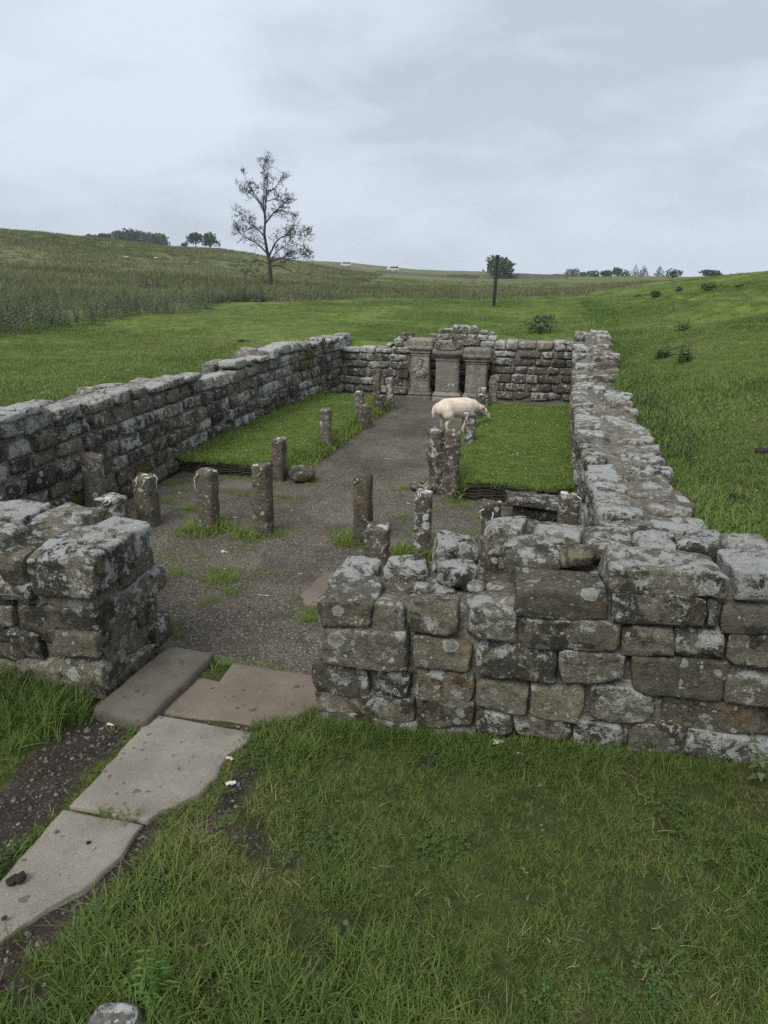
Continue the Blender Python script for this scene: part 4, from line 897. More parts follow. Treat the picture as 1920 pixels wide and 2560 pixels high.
# altars
def stack(prof, wx, wy, seed, ch=.012):
    secs = []
    for z, k in prof: secs.append((z, wx / 2 + k, wy / 2 + k, 0, 0))
    V, F = loft(secs, 32, 14.)
    o = np.random.RandomState(seed).uniform(0, 30, 3)
    for ax in range(3): V[:, ax] += .0035 * (vnoise(V * 13 + o + ax * 5, seed) + .7 * vnoise(V * 37 + o + ax, seed + 1))
    return V, F
def dense(prof, st=.02):
    r = []
    for (a, k), (b, l) in zip(prof[:-1], prof[1:]):
        n = max(1, int((b - a) / st))
        for i in range(n): r.append((a + (b - a) * i / n, k + (l - k) * i / n))
    return r + [prof[-1]]
def altar(label, v, w, d, zb, zs, zt, capf, seed, u=12.0, lean=0.):
    t = thing('altar', label, 'altar', W(v, u + d / 2, -.01), -YAW, 'altars at the end wall'); t.rotation_euler.x = lean
    def P(name, prof):
        V, F = stack(dense(prof), w, d, seed); o = obj(name, mesh(name, V, F), M_ALTAR, t); o['lichen'] = -.35; o['moss'] = 0.; seed_; return o
    seed_ = seed
    P('base', [(-.05, .05), (.055, .05), (.06, .035), (.075, .035), (.08, .045), (.11, .04), (.115, .018), (zb - .02, .016), (zb, .004)])
    P('shaft', [(zb - .004, 0), (zs + .004, -.002)])
    P('capital', capf(zs, zt)); return t
def cap_a(s, t): return [(s, .004), (s + .02, .016), (s + .024, .006), (s + .045, .010), (s + .05, .028), (s + .075, .030), (s + .08, .018), (s + .105, .034), (s + .112, .058), (s + .16, .062), (s + .164, .056), (t - .03, .058), (t - .01, .045), (t, .03), (t + .001, -.1)]
aL = altar('tall altar carved with a bust under a radiate crown, leftmost of the altars', -2.165, .335, .24, .19, .76, 1.055, cap_a, 31, lean=-.02)
def cap_b(s, t): return [(s, .004), (s + .02, .012), (s + .024, .006), (s + .04, .014), (s + .06, .016), (s + .064, .03), (s + .08, .032), (s + .085, .044), (s + .11, .05), (s + .115, .058), (s + .16, .06), (s + .19, .05), (s + .195, .044), (t - .105, .042), (t - .10, .03), (t - .099, -.1)]
aM = altar('middle altar topped with two scrolls and a small gable', -1.68, .42, .26, .15, .69, 1.01, cap_b, 33)
aR = altar('plain altar with a flat moulded top, rightmost of the altars', -1.175, .37, .25, .15, .645, .915, cap_a, 35)
# scrolls and gable of the middle altar
for sx in (-1, 1):
    mb = MB(); secs = []; n = 20
    for y0, y1, r in ((-.19, .12, .062), (-.202, -.185, .050), (-.207, -.185, .032), (-.214, -.185, .013)):
        for yy in (y0, y1): pass
        V = [(sx * .175 + r * math.cos(2 * math.pi * k / n), yy, .985 + r * math.sin(2 * math.pi * k / n) - .022) for yy in (y0, y1) for k in range(n)]
        mb.add(V, [(k, (k + 1) % n, n + (k + 1) % n, n + k) for k in range(n)] + [tuple(range(n)), tuple(range(n, 2 * n))[::-1]])
    sp = [(sx * .175 + (.012 + .036 * q / 26) * math.cos(sx * q * .55), -.207, .963 + (.012 + .036 * q / 26) * math.sin(sx * q * .55)) for q in range(27)]
    mb.tube(sp, .008, 5)
    o = mb.build('scroll', M_ALTAR, aM); o['lichen'] = -.3; o['moss'] = 0.
mb = MB(); V = [(-.13, y, .89) for y in (-.20, .1)] + [(.13, y, .89) for y in (-.20, .1)] + [(0, y, 1.015) for y in (-.20, .1)]
mb.add(V, [(0, 2, 4), (1, 5, 3), (0, 4, 5, 1), (2, 3, 5, 4), (0, 1, 3, 2)])
for a, b in (((-.14, .90), (0, 1.022)), ((.14, .90), (0, 1.022))):
    mb.tube([(a[0] + (b[0] - a[0]) * t, -.203, a[1] + (b[1] - a[1]) * t) for t in np.linspace(0, 1, 6)], .012, 5)
o = mb.build('gable', M_ALTAR, aM, False); o['lichen'] = -.3; o['moss'] = 0.
# carved bust of the left altar
def ball(c, r, n=(10, 8)):
    V = []; F = []; a, b = n
    for j in range(b + 1):
        for i in range(a):
            th = math.pi * j / b; ph = 2 * math.pi * i / a; V.append((c[0] + r[0] * math.sin(th) * math.cos(ph), c[1] + r[1] * math.sin(th) * math.sin(ph), c[2] + r[2] * math.cos(th)))
    for j in range(b):
        for i in range(a): F.append((j * a + i, (j + 1) * a + i, (j + 1) * a + (i + 1) % a, j * a + (i + 1) % a))
    return V, F
mb = MB(); yf = -.122
mb.add(*ball((0, yf, .615), (.036, .03, .052))); mb.add(*ball((0, yf, .67), (.042, .022, .022))); mb.tube([(0, yf, .575), (0, yf, .53)], [.02, .026], 8)
mb.add(*ball((0, yf, .46), (.085, .03, .075)))
for s in (-1, 1):
    mb.tube([(s * .03, yf, .53), (s * .085, yf, .515), (s * .115, yf, .455), (s * .095, yf - .006, .40), (s * .05, yf - .01, .385)], [.022, .026, .022, .018, .014], 7)
mb.tube([(-.15, yf + .004, .355), (.15, yf + .004, .355)], .012, 5)
for s in (-1, 1): mb.tube([(s * .135, yf + .004, .37), (s * .14, yf + .004, .55), (s * .10, yf + .004, .68), (0, yf + .004, .74)], .006, 5)
o = mb.build('bust', M_ALTAR, aL); o['lichen'] = -.3; o['moss'] = 0.
for k in range(7):
    a = R(12 + k * 26); mb = MB()
    mb.tube([(.052 * math.cos(a), yf, .635 + .055 * math.sin(a)), (.088 * math.cos(a), yf, .635 + .095 * math.sin(a))], [.010, .004], 5)
    o = mb.build('ray', M_TYRE if 1 <= k <= 2 else M_ALTAR, aL); o['lichen'] = -.3; o['moss'] = 0.

# ------------------------------------------------------------------ lamb
lb = thing('lamb', 'cream white lamb standing behind the tall right post with its head down grazing', 'lamb', W(LAMB[0], LAMB[1], LAMB[2]), -YAW + R(36)); lb.scale = (1.05, 1.05, 1.06)
mb = MB()
def limb(P, r, n=10):
    P = np.array(P, float); t = np.linspace(0, len(P) - 1, (len(P) - 1) * 5 + 1); i = np.minimum(t.astype(int), len(P) - 2); f_ = (t - i)[:, None]; f_ = f_ * f_ * (3 - 2 * f_)
    r = np.array(r, float); mb.tube(P[i] * (1 - f_) + P[i + 1] * f_, r[i] * (1 - f_[:, 0]) + r[i + 1] * f_[:, 0], n); mb.add(*ball(P[-1], (r[-1],) * 3)); mb.add(*ball(P[0], (r[0],) * 3))
limb([(-.01, 0, .315), (.06, 0, .325), (.16, 0, .318), (.28, 0, .308), (.39, 0, .312), (.47, 0, .310)], [.085, .118, .126, .134, .125, .095], 16)
limb([(.44, 0, .315), (.52, 0, .300), (.585, 0, .275), (.63, 0, .250)], [.095, .072, .056, .050], 12)                # neck
limb([(.61, 0, .262), (.655, 0, .232), (.70, 0, .182), (.735, 0, .135)], [.050, .048, .038, .026], 12)              # head
for s in (-1, 1):
    limb([(.06, s * .05, .31), (.075, s * .075, .24), (.11, s * .078, .185), (.05, s * .072, .12), (.066, s * .07, .03), (.082, s * .07, .0)], [.09, .078, .046, .023, .017, .020])
    limb([(.40, s * .05, .27), (.385, s * .07, .20), (.355 + .02 * s, s * .066, .125), (.325 + .03 * s, s * .065, .03), (.34 + .03 * s, s * .065, .0)], [.07, .046, .024, .017, .020])
limb([(-.05, 0, .375), (-.098, 0, .335), (-.112, 0, .27), (-.104, 0, .205)], [.026, .027, .024, .014])                # tail
body = mb.build('body', M_FLEECE, lb)
rm = body.modifiers.new('remesh', 'REMESH'); rm.mode = 'VOXEL'; rm.voxel_size = .011; rm.use_smooth_shade = True
sm_ = body.modifiers.new('smooth', 'SMOOTH'); sm_.iterations = 6; sm_.factor = .5
for s in (-1, 1):
    mb = MB(); mb.add(*ball((0, 0, 0), (.018, .055, .03))); mb.build('ear', M_EAR, lb, loc=(.60, s * .075, .295), rot=(s * .5, .2, s * .5))
    mb = MB(); mb.add(*ball((0, 0, 0), (.008, .006, .009), (8, 6))); mb.build('eye', M_GLASS, lb, loc=(.682, s * .046, .222))
mb = MB(); mb.add(*ball((0, 0, 0), (.014, .018, .012), (8, 6))); mb.build('nose', M_HOOF, lb, loc=(.740, 0, .118))

#@@PART2@@
# ------------------------------------------------------------------ grass, rushes, nettles
def near_view(x, y, z, mx=1.35):
    """what the camera can see, with a wide margin for a step to the side"""
    p = R(PITCH); dx, dy, dz = x, y, z - CAM_H
    zc = dy * math.cos(p) - dz * math.sin(p); yc = dy * math.sin(p) + dz * math.cos(p)
    zc_ = np.maximum(zc, .05); f = 24 / 36.
    return (zc > .1) & (np.abs(dx / zc_) * f < .375 * mx + .06) & (np.abs(yc / zc_) * f < .5 * mx)
NR = np.random.RandomState(11)
def sample_uv(n, v0, v1, u0, u1):
    v = NR.uniform(v0, v1, n); u = NR.uniform(u0, u1, n); x, y, _ = W(v, u); return x, y, u, v
ALLSLABS = [SLABS[k] for k in ('near', 'mid', 'door', 'threshold')]
def on_slab(x, y):
    r = np.zeros(x.shape, bool)
    for s in ALLSLABS: r |= poly_in(x, y, s)
    return r
def inside(u, v, m=.0):
    return ((u > 2.68 + m) & (u < 12.9 - m) & (v < np.where(u < 3.35, 3.2, 1.04) - m) & (v > np.where(u < 3.3, -5, V_L(u) - .5) + m) & ~((u < 2.8) & (v > -2.1) & (v < -.95)))
def meadow_long(x, y):
    """how much longer the grass stands here than the cropped lawn"""
    return smooth(-.2, .6, n2d(x, y, 1.7, 3, 77))

# cropped grass in front
T_FRONT = protos('grass_form', M_GRASS, [dict(n=16, h=.062, spread=.045, width=.0040, lean=1.15, seed=10 + s, segs=3) for s in range(6)])
x, y, u, v = sample_uv(40000, -3.6, 3.0, -.1, 3.32)
b = bare_amount(x, y); z = ground(x, y)
keep = ~inside(u, v) & ~on_slab(x, y) & near_view(x, y, z, 1.8) & (NR.uniform(0, 1, x.size) > b * 1.25) & ~((v > -2.1) & (v < -1.0) & (u > 2.95))
x, y, z, b, u, v = x[keep], y[keep], z[keep], b[keep], u[keep], v[keep]
lush = smooth(-.5, .5, n2d(x, y, .45, 3, 61))
sc = (.46 + .72 * lush) * (1 - .5 * b) * NR.uniform(.7, 1.25, x.size)
scatter('front_grass', np.c_[x, y, z - .004], T_FRONT, sc, np.clip(NR.uniform(0, 1, x.size) * .55 + .40 * (1 - lush) + .25 * b + .35 * smooth(.0, .6, n2d(x, y, .8, 3, 63)), 0, 1.4), 'stuff', .3, 3)
# clover and dead blades among it
mb = MB()
V = []; F = []
for q in range(5):
    cx, cy, hh = .02 * math.cos(q * 2.4) * q * .5, .02 * math.sin(q * 2.4) * q * .5, .022 + .004 * (q % 3)
    for w_ in range(3):
        a = w_ * 2.094 + q; e = (math.cos(a), math.sin(a)); n_ = (-e[1], e[0]); l = .0095; i = len(V)
        V += [(cx, cy, hh), (cx + e[0] * l * .7 + n_[0] * l * .5, cy + e[1] * l * .7 + n_[1] * l * .5, hh + .002), (cx + e[0] * l * 1.1, cy + e[1] * l * 1.1, hh - .001), (cx + e[0] * l * .7 - n_[0] * l * .5, cy + e[1] * l * .7 - n_[1] * l * .5, hh + .002)]; F.append((i, i + 1, i + 2, i + 3))
cm = mesh('clover_form', V, F); cm.materials.append(M_CLOVER); T_CLOVER = [bpy.data.objects.new('clover_form', cm)]
x, y, u, v = sample_uv(15000, -3.4, 2.6, .2, 2.7); b = bare_amount(x, y); k = (n2d(x, y, .28, 3, 65) > .42) & (NR.uniform(0, 1, x.size) < .45) & (b < .5) & ~on_slab(x, y) & ~inside(u, v); x, y = x[k], y[k]
scatter('clover', np.c_[x, y, ground(x, y)], T_CLOVER, NR.uniform(.7, 1.5, x.size), NR.uniform(0, 1, x.size), 'stuff', .3, 14)
T_DEAD = protos('dead_blade_form', M_THATCH, [dict(n=5, h=.020, spread=.05, width=.0022, lean=2.2, seed=150 + s, segs=3) for s in range(4)])
x, y, u, v = sample_uv(16000, -3.4, 2.6, .2, 2.75); b = bare_amount(x, y); k = (NR.uniform(0, 1, x.size) < .06 + .26 * smooth(.0, .5, n2d(x, y, .5, 3, 67))) & (b < .6) & ~on_slab(x, y) & ~inside(u, v); x, y = x[k], y[k]
scatter('dead_grass', np.c_[x, y, ground(x, y) + .012], T_DEAD, NR.uniform(.6, 1.5, x.size), NR.uniform(0, 1, x.size), 'stuff', .4, 15)
# longer grass against the foot of the walls
T_LONG = protos('long_grass_form', M_GRASS, [dict(n=13, h=.15, spread=.05, width=.0048, lean=.9, seed=30 + s, segs=4) for s in range(5)])
n = 700; v = np.r_[NR.uniform(-.95, 2.3, n // 2), NR.uniform(-3.4, -2.1, n // 2)]; u = np.r_[2.68 - np.abs(NR.normal(0, .07, n // 2)), 2.60 - np.abs(NR.normal(0, .16, n // 2))]
x, y, _ = W(v, u); z = ground(x, y)
sc = np.r_[NR.uniform(.25, .65, n // 2), NR.uniform(.5, 1.25, n // 2)]
ok = ~on_slab(x, y)
scatter('wall_foot_grass', np.c_[x, y, z - .005][ok], T_LONG, sc[ok], NR.uniform(0, .55, n)[ok], 'stuff', .3, 4)
# clumps on the gravel and between the slabs
CL = [(-.95, 3.42, .10, 1.), (-1.02, 3.45, .08, 1.), (-1.18, 3.30, .08, 1.), (-.85, 3.46, .1, .8), (-.70, 3.45, .1, .8), (-1.05, 3.2, .05, .8), (-1.13, 3.0, .06, .9), (-1.2, 2.86, .07, .9), (-1.30, 3.02, .06, 1.0),
      (-.42, 4.35, .10, .9), (-.50, 4.15, .07, 1.1), (-.32, 4.6, .07, .7), (-.28, 4.75, .06, .6)]
PT = [(473, 1270, 1), (520, 1320, 2.3), (560, 1310, .8), (635, 1336, 1.7), (690, 1333, .8), (885, 1352, 1.9), (905, 1360, .9), (1048, 1388, 2.2), (540, 1440, 1), (560, 1450, 1), (555, 1425, .8), (520, 1505, .6), (440, 1430, .8), (460, 1340, .7), (600, 1365, .6), (720, 1325, .6), (700, 1240, .8), (620, 1235, .9), (585, 1195, .8), (660, 1200, .8), (430, 1205, .8), (415, 1250, .7), (460, 1225, .7), (740, 1250, .5), (430, 1395, .6), (590, 1480, .8), (420, 1560, .7), (440, 1580, .6), (385, 1440, .6), (780, 1200, .9), (1030, 1330, .6), (1000, 1290, .6), (1010, 1220, .8), (1130, 1250, .9), (1160, 1260, .8), (1080, 1275, .6), (1200, 1290, .8), (1250, 1240, .8), (1180, 1330, .7), (680, 1290, .5), (500, 1390, .5), (350, 1330, .5), (1090, 1350, .6), (650, 1420, .5), (700, 1440, .5), (1180, 985, .8), (1065, 990, .8)]
def flat_at(px, py):                                         # metres on the gravel, from the photograph measured in its pixels
    cx, cy = (px - 960) / 1707., (1280 - py) / 1707.; p = R(PITCH)
    dz = -math.sin(p) + cy * math.cos(p); t = -CAM_H / dz; return cx * t, (math.cos(p) + cy * math.sin(p)) * t
for px, py, s in PT: a = flat_at(px, py); CL.append((a[0], a[1], .045 + .028 * s, s))
P = []; S = []
for cx, cy, r, s in CL:
    m = int(16 + 34 * s)
    q = NR.normal(0, r * .75, (m, 2)) * np.array([1.25, 1.]); px_, py_ = cx + q[:, 0], cy + q[:, 1]; uu, vv = UV(px_, py_)
    gz = np.where(uu > 3.2, floor_z(px_, py_), np.maximum(ground(px_, py_), .0))
    okk = ~np.array([any(math.hypot(*(np.array(W(p_[1], p_[2])[:2]) - (a, b_))) < .085 for p_ in POSTS) for a, b_ in zip(px_, py_)]) & ~on_slab(px_, py_)
    P.append(np.c_[px_, py_, gz - .003][okk]); S.append((NR.uniform(.42, .95, m) * s)[okk])
scatter('gravel_grass', np.concatenate(P), protos('gravel_grass_form', M_TURF, [dict(n=14, h=.055, spread=.045, width=.0042, lean=1.1, seed=40 + s, segs=3) for s in range(4)]), np.concatenate(S), NR.uniform(.2, 1.1, sum(map(len, P))), 'stuff', .35, 5)
# lawns round the temple, bank on the right
T_LAWN = protos('lawn_form', M_LAWN, [dict(n=24, h=.055, spread=.12, width=.0065, lean=1.2, seed=50 + s, segs=2) for s in range(6)])
Ps = []; Ss = []; Ts = []
for (n, v0, v1, u0, u1) in ((26000, -11, -3.9, 3.2, 12), (26000, -14, -2, 12, 25), (34000, 1.0, 6, 3.0, 14), (26000, 2, 13, 8, 26), (26000, -4, 8, 12.8, 26), (26000, -10, 22, 22, 40), (9000, 5, 13, 3, 14)):
    x, y, u, v = sample_uv(n, v0, v1, u0, u1); z = ground(x, y); r = np.hypot(x, y)
    keep = ~inside(u, v) & near_view(x, y, z, 1.25) & (y < RUSH_EDGE(x) + 2.5) & (NR.uniform(0, 1, n) > bare_amount(x, y))
    x, y, z, r = x[keep], y[keep], z[keep], r[keep]
    lg = meadow_long(x, y); uu, vv = UV(x, y); wallside = np.exp(-np.maximum(0, vv - 1.04) / .35) * (vv > 1) * .9
    Ps.append(np.c_[x, y, z - .005]); Ss.append((.42 + .42 * lg + wallside * .6) * NR.uniform(.7, 1.3, x.size) * (1 + .02 * r)); Ts.append(np.clip(NR.uniform(0, .8, x.size) - wallside * .5 + .35 * n2d(x, y, 2.2, 3, 79) + .15, 0, 1.2))
scatter('lawn_grass', np.concatenate(Ps), T_LAWN, np.concatenate(Ss), np.concatenate(Ts), 'stuff', .2, 6)
# daisies in the short turf
V = []; F = []
for q in range(9): a = q * 2 * math.pi / 9; V.append((.011 * math.cos(a), .011 * math.sin(a), .004 * (q % 2)))
dm_ = mesh('daisy_form', V + [(0, 0, .004)], [(q, (q + 1) % 9, 9) for q in range(9)]); dm_.materials.append(M_WOOL); T_DAISY = [bpy.data.objects.new('daisy_form', dm_)]
Pd = []
for (n, v0, v1, u0, u1, zt) in ((130, -4.0, -2.85, 7.1, 11.2, .14), (130, -.75, .3, 6.9, 11.1, .15)):
    x, y, u, v = sample_uv(n, v0, v1, u0, u1); Pd.append(np.c_[x, y, np.full(n, zt + .035)])
for (n, v0, v1, u0, u1) in ((500, -9, -4.8, 4, 20), (600, 1.2, 8, 4, 20), (500, -8, 6, 13.2, 24)):
    x, y, u, v = sample_uv(n, v0, v1, u0, u1); z = ground(x, y); k = (y < RUSH_EDGE(x)) & near_view(x, y, z, 1.2); Pd.append(np.c_[x, y, z + .045][k])
Pd = np.concatenate(Pd); scatter('daisies', Pd, T_DAISY, NR.uniform(.3, .65, len(Pd)), .5, 'stuff', .5, 13)
# rushes between the lawn and the hill
T_RUSH = protos('rush_form', M_RUSH, [dict(n=40, h=.50, spread=.28, width=.011, lean=1.1, seed=70 + s, segs=2, hv=.75) for s in range(5)])
x = NR.uniform(-40, 30, 52000); y = NR.uniform(9, 66, 52000)
d = y - RUSH_EDGE(x); z = ground(x, y); nn = n2d(x, y, 5, 3, 91)
dens = smooth(.0, 2.5, d + nn * 1.2) * (1 - np.where(x > -9, smooth(11, 19, d), smooth(18, 30, d))) * np.where(x > 4, .35 * (1 - smooth(8, 15, d)), 1.) * (.12 + .88 * smooth(-.2, .35, nn)) * np.where(x < -5.0, smooth(4.5, 6.5, d + nn), 1)
k = (NR.uniform(0, 1, x.size) < dens) & near_view(x, y, z, 1.2)
x, y, z, d, nn = x[k], y[k], z[k], d[k], nn[k]
scatter('rush_bed', np.c_[x, y, z - .02], T_RUSH, (.20 + .60 * smooth(0, 7, d)) * (.75 + .5 * n2d(x, y, 3., 3, 93)) * NR.uniform(.5, 1.3, x.size), np.clip(.52 + .45 * n2d(x, y, 8, 2, 95) + NR.uniform(-.3, .3, x.size), 0, 1.1), 'stuff', .12, 7)
# rough grass of the hill
T_MOOR = protos('moor_form', M_MOOR, [dict(n=26, h=.24, spread=.45, width=.04, lean=.6, seed=90 + s, segs=2) for s in range(5)])
r = 24 * np.exp(NR.uniform(0, 2.5, 80000)); a = NR.uniform(-.80, .66, r.size); x = r * np.sin(a); y = r * np.cos(a); z = ground(x, y)
dens = smooth(2, 8, y - RUSH_EDGE(x)) * (.25 + .75 * smooth(-.3, .4, n2d(x, y, 11, 3, 97)))
k = (NR.uniform(0, 1, r.size) < dens * np.where(x > .02 * y - 3, .4 * (1 - smooth(60, 110, r)), 1 - smooth(130, 200, r))) & near_view(x, y, z, 1.15); x, y, z, r = x[k], y[k], z[k], r[k]
scatter('hill_grass', np.c_[x, y, z - .03], T_MOOR, np.where(x > .02 * y - 3, .8, .8 + r * .004) * NR.uniform(.6, 1.3, x.size), np.clip(.45 + .5 * n2d(x, y, 14, 3, 99) + NR.uniform(-.25, .25, x.size), 0, 1.1), 'stuff', .2, 8)
# nettles
def leafy_stem(h, pairs, ll, lw, seed, droop=.5, tip=True, stem_r=.004, lean=.12):
    r = np.random.RandomState(seed); mbs = MB(); mbl = MB(); d = r.uniform(0, 6.28); L = lean * h
    f = lambda t: np.array([math.cos(d) * L * t * t, math.sin(d) * L * t * t, h * t])
    mbs.tube([f(t) for t in np.linspace(0, 1, 6)], [stem_r * (1 - .6 * t) for t in np.linspace(0, 1, 6)], 4)
    for q in range(pairs):
        t = .22 + .76 * q / pairs; c = f(t); a0 = q * math.pi / 2 + r.uniform(-.3, .3); k = (1.15 - .75 * t)
        for s in (0, math.pi):
            a = a0 + s; l = ll * k * r.uniform(.8, 1.2); w = lw * k; e = np.array([math.cos(a), math.sin(a), 0]); n_ = np.array([-math.sin(a), math.cos(a), 0]); i0 = 0
            V = [c, c + e * l * .35 + n_ * w / 2 + (0, 0, .10 * l), c + e * l * .35 - n_ * w / 2 + (0, 0, .10 * l), c + e * l * .38 + (0, 0, .04 * l), c + e * l - np.array([0, 0, droop * l])]
            mbl.add(V, [(0, 3, 1), (0, 2, 3), (1, 3, 4), (3, 2, 4)])
    return mbs, mbl
def leafy_protos(name, mat, specs):
    res = []
    for a in specs:
        s, l = leafy_stem(**a); s.add(l.V, l.F); me = mesh(name, s.V, s.F); me.materials.append(mat); res.append(bpy.data.objects.new(name + '_form', me))
    return res
T_NET = leafy_protos('nettle', M_NETTLE, [dict(h=.50 + .05 * s, pairs=10, ll=.105, lw=.055, seed=110 + s, droop=.3, lean=.3) for s in range(6)])
x = NR.uniform(-15, -3.9, 14000); y = NR.uniform(4, 26, 14000); d = y - RUSH_EDGE(x); z = ground(x, y); nn = n2d(x, y, 2.2, 3, 121)
k = (d > -.3 + .8 * nn) & (d < 6.5 + 2 * nn) & near_view(x, y, z, 1.25) & (x < -4.6 + .8 * nn) & (NR.uniform(0, 1, x.size) < .85)
x, y, z, d = x[k], y[k], z[k], d[k]
scatter('nettle_bed', np.c_[x, y, z - .02], T_NET, (.4 + .6 * smooth(-.3, 1.6, d)) * (.85 + .35 * n2d(x, y, 1.4, 3, 123)) * NR.uniform(.5, 1.3, x.size), NR.uniform(0, 1, x.size), 'stuff', .15, 9)
# loose stones on the gravel and the trodden earth
def pebble(s):
    P, F = rock_verts(.02, .016, .010, 130 + s, (2, 2, 2), .006, .002, .2); return P, F
M_PEB = leaf_material('pebbles', [(.2, (.035, .030, .027)), (.45, (.085, .072, .062)), (.65, (.14, .12, .105)), (.9, (.33, .30, .27))], 0., 3., True, .85)
T_PEB = []
for s in range(5):
    me = mesh('pebble', *pebble(s)); me.materials.append(M_PEB); T_PEB.append(bpy.data.objects.new('pebble_form', me))
x, y, u, v = sample_uv(26000, -4.0, .35, 3.15, 9.0); k = NR.uniform(0, 1, x.size) < np.exp(-(u - 3.2) / 2.2)
k &= ~((u > 6.9) & ((v < -2.55) | (v > -1.0))); x, y = x[k], y[k]
scatter('loose_gravel', np.c_[x, y, floor_z(x, y) + .001], T_PEB, NR.uniform(.35, 1.05, x.size) ** 1.3, NR.uniform(0, 1, x.size), 'stuff', .4, 10)
x, y, u, v = sample_uv(20000, -3.2, .4, .4, 3.2); b = bare_amount(x, y); k = (NR.uniform(0, 1, x.size) < (b - .35) * .8) & ~on_slab(x, y) & ~inside(u, v); x, y = x[k], y[k]
scatter('path_grit', np.c_[x, y, ground(x, y) + .001], T_PEB, NR.uniform(.35, 1.1, x.size) ** 1.5, NR.uniform(0, 1.05, x.size), 'stuff', .4, 12)

# ------------------------------------------------------------------ the ash tree
tr = thing('ash_tree', 'nearly bare ash tree with a few leaf tufts standing in the rushes', 'tree', (-6.34, 40.3, float(ground(-6.34, 40.3)[0]) - .18))
k_ = .0073; bx, bz = 308, 978
LIMBS = [  # picture-plane course of each big limb, radius at its root and tip, depth drift
 ([(308, 978), (309, 880), (306, 790), (294, 720), (284, 650), (277, 590), (284, 530), (290, 480), (282, 430), (265, 390), (240, 345), (205, 300), (178, 255), (150, 195)], 17, 1.6, .3),
 ([(290, 480), (298, 420), (305, 370), (318, 300), (330, 240), (340, 170), (350, 110)], 9, 1.2, -.5),
 ([(282, 430), (286, 350), (291, 270), (292, 190), (290, 100)], 7, 1.2, .7),
 ([(293, 515), (330, 480), (365, 445), (400, 430), (450, 436), (510, 458)], 8, 1.3, -1.0),
 ([(365, 445), (410, 405), (450, 385), (475, 370)], 4, 1.2, -.8),
 ([(306, 745), (335, 690), (355, 650), (395, 612), (440, 600), (490, 585), (540, 600), (585, 590)], 9, 1.4, .9),
 ([(440, 600), (470, 560), (520, 548), (590, 562)], 4, 1.2, 1.2),
 ([(315, 780), (365, 770), (410, 758), (460, 768), (530, 760), (625, 742)], 8, 1.3, -1.2),
 ([(410, 758), (470, 720), (540, 705), (600, 690)], 4, 1.2, -1.4),
 ([(280, 610), (245, 570), (205, 540), (160, 520), (130, 480), (100, 440)], 7, 1.3, .9),
 ([(205, 540), (150, 560), (110, 570), (90, 545)], 4, 1.2, 1.2),
 ([(298, 735), (262, 690), (225, 655), (180, 630), (130, 600), (95, 550)], 7, 1.3, -1.),
 ([(302, 800), (250, 780), (200, 775), (150, 800), (115, 850)], 6, 1.2, .8),
 ([(306, 850), (270, 890), (225, 880), (160, 850), (130, 850)], 5, 1.2, -.6),
 ([(312, 820), (360, 810), (420, 835), (480, 870), (560, 870)], 6, 1.2, 1.0),
 ([(310, 790), (360, 720), (420, 690), (480, 650), (500, 600)], 5, 1.2, -1.3),
 ([(265, 390), (215, 330), (170, 300), (135, 270)], 5, 1.2, .5),
 ([(318, 300), (365, 290), (410, 255), (435, 215)], 5, 1.2, -.5),
 ([(305, 370), (360, 350), (400, 330), (430, 310)], 4, 1.2, .7),
]
def to3(P, drift):
    n = len(P); return np.array([((x_ - bx) * k_, drift * (i / (n - 1)) ** 1.2, (bz - z_) * k_) for i, (x_, z_) in enumerate(P)])
def refine(P, m=4):
    t = np.linspace(0, len(P) - 1, (len(P) - 1) * m + 1); i = np.minimum(t.astype(int), len(P) - 2); f = (t - i)[:, None]
    Q = P[i] * (1 - f) + P[i + 1] * f
    for _ in range(2): Q[1:-1] = .25 * Q[:-2] + .5 * Q[1:-1] + .25 * Q[2:]
    return Q
ar = np.random.RandomState(5); tw = MB(); ends = []
def twig(p, d, L, r, depth):
    n = max(4, int(L / .09)); P = [p]; d = d / np.linalg.norm(d)
    for i in range(n):
        d = d + ar.normal(0, .20, 3) + np.array([0, 0, .09]); d /= np.linalg.norm(d); P.append(P[-1] + d * L / n)
    tw.tube(P, [r * (1 - .75 * i / n) for i in range(n + 1)], 4 if depth > 0 else 3); ends.append(P[-1])
    if depth > 0:
        for q in range(ar.randint(2, 5)):
            i = ar.randint(1, n); dd = P[i] - P[i - 1]; dd /= np.linalg.norm(dd); s = ar.normal(0, 1, 3); s -= dd * (s @ dd); s /= np.linalg.norm(s)
            twig(P[i], dd * .6 + s * .8, L * ar.uniform(.4, .7), max(r * .62, .007), depth - 1)
tmesh = MB()
for li, (P, r0, r1, dr) in enumerate(LIMBS):
    Q = refine(to3(P, dr)); Q[:, 1] += ar.normal(0, .02, len(Q)); n = len(Q); rad = np.array([(r0 + (r1 - r0) * (i / (n - 1)) ** .8) * k_ for i in range(n)])
    if li == 0:
        rad[:4] *= 1.15; tmesh.tube(Q, rad, 9)
    else:
        o = MB().tube(Q, rad, 6).build('limb', M_BARK, tr)
    cum = n if li else n
    for i in range(int(n * (.35 if li == 0 else .25)), n):
        for rep in range(2):
            if ar.uniform() < (.30 if li == 0 else .22 if li in (12, 13, 14) else .68):
                dd = Q[min(i + 1, n - 1)] - Q[i - 1]; dd /= np.linalg.norm(dd); s = ar.normal(0, 1, 3); s[1] *= .8; s -= dd * (s @ dd); s /= np.linalg.norm(s)
                twig(Q[i], dd * .5 + s * .9, ar.uniform(.3, .65), .013, 3 if ar.uniform() < .45 else 2)
    twig(Q[-1], Q[-1] - Q[-2], .35, rad[-1], 3)
tmesh.build('trunk', M_BARK, tr)
kind(tw.build('twigs', M_TWIG, tr), 'stuff')
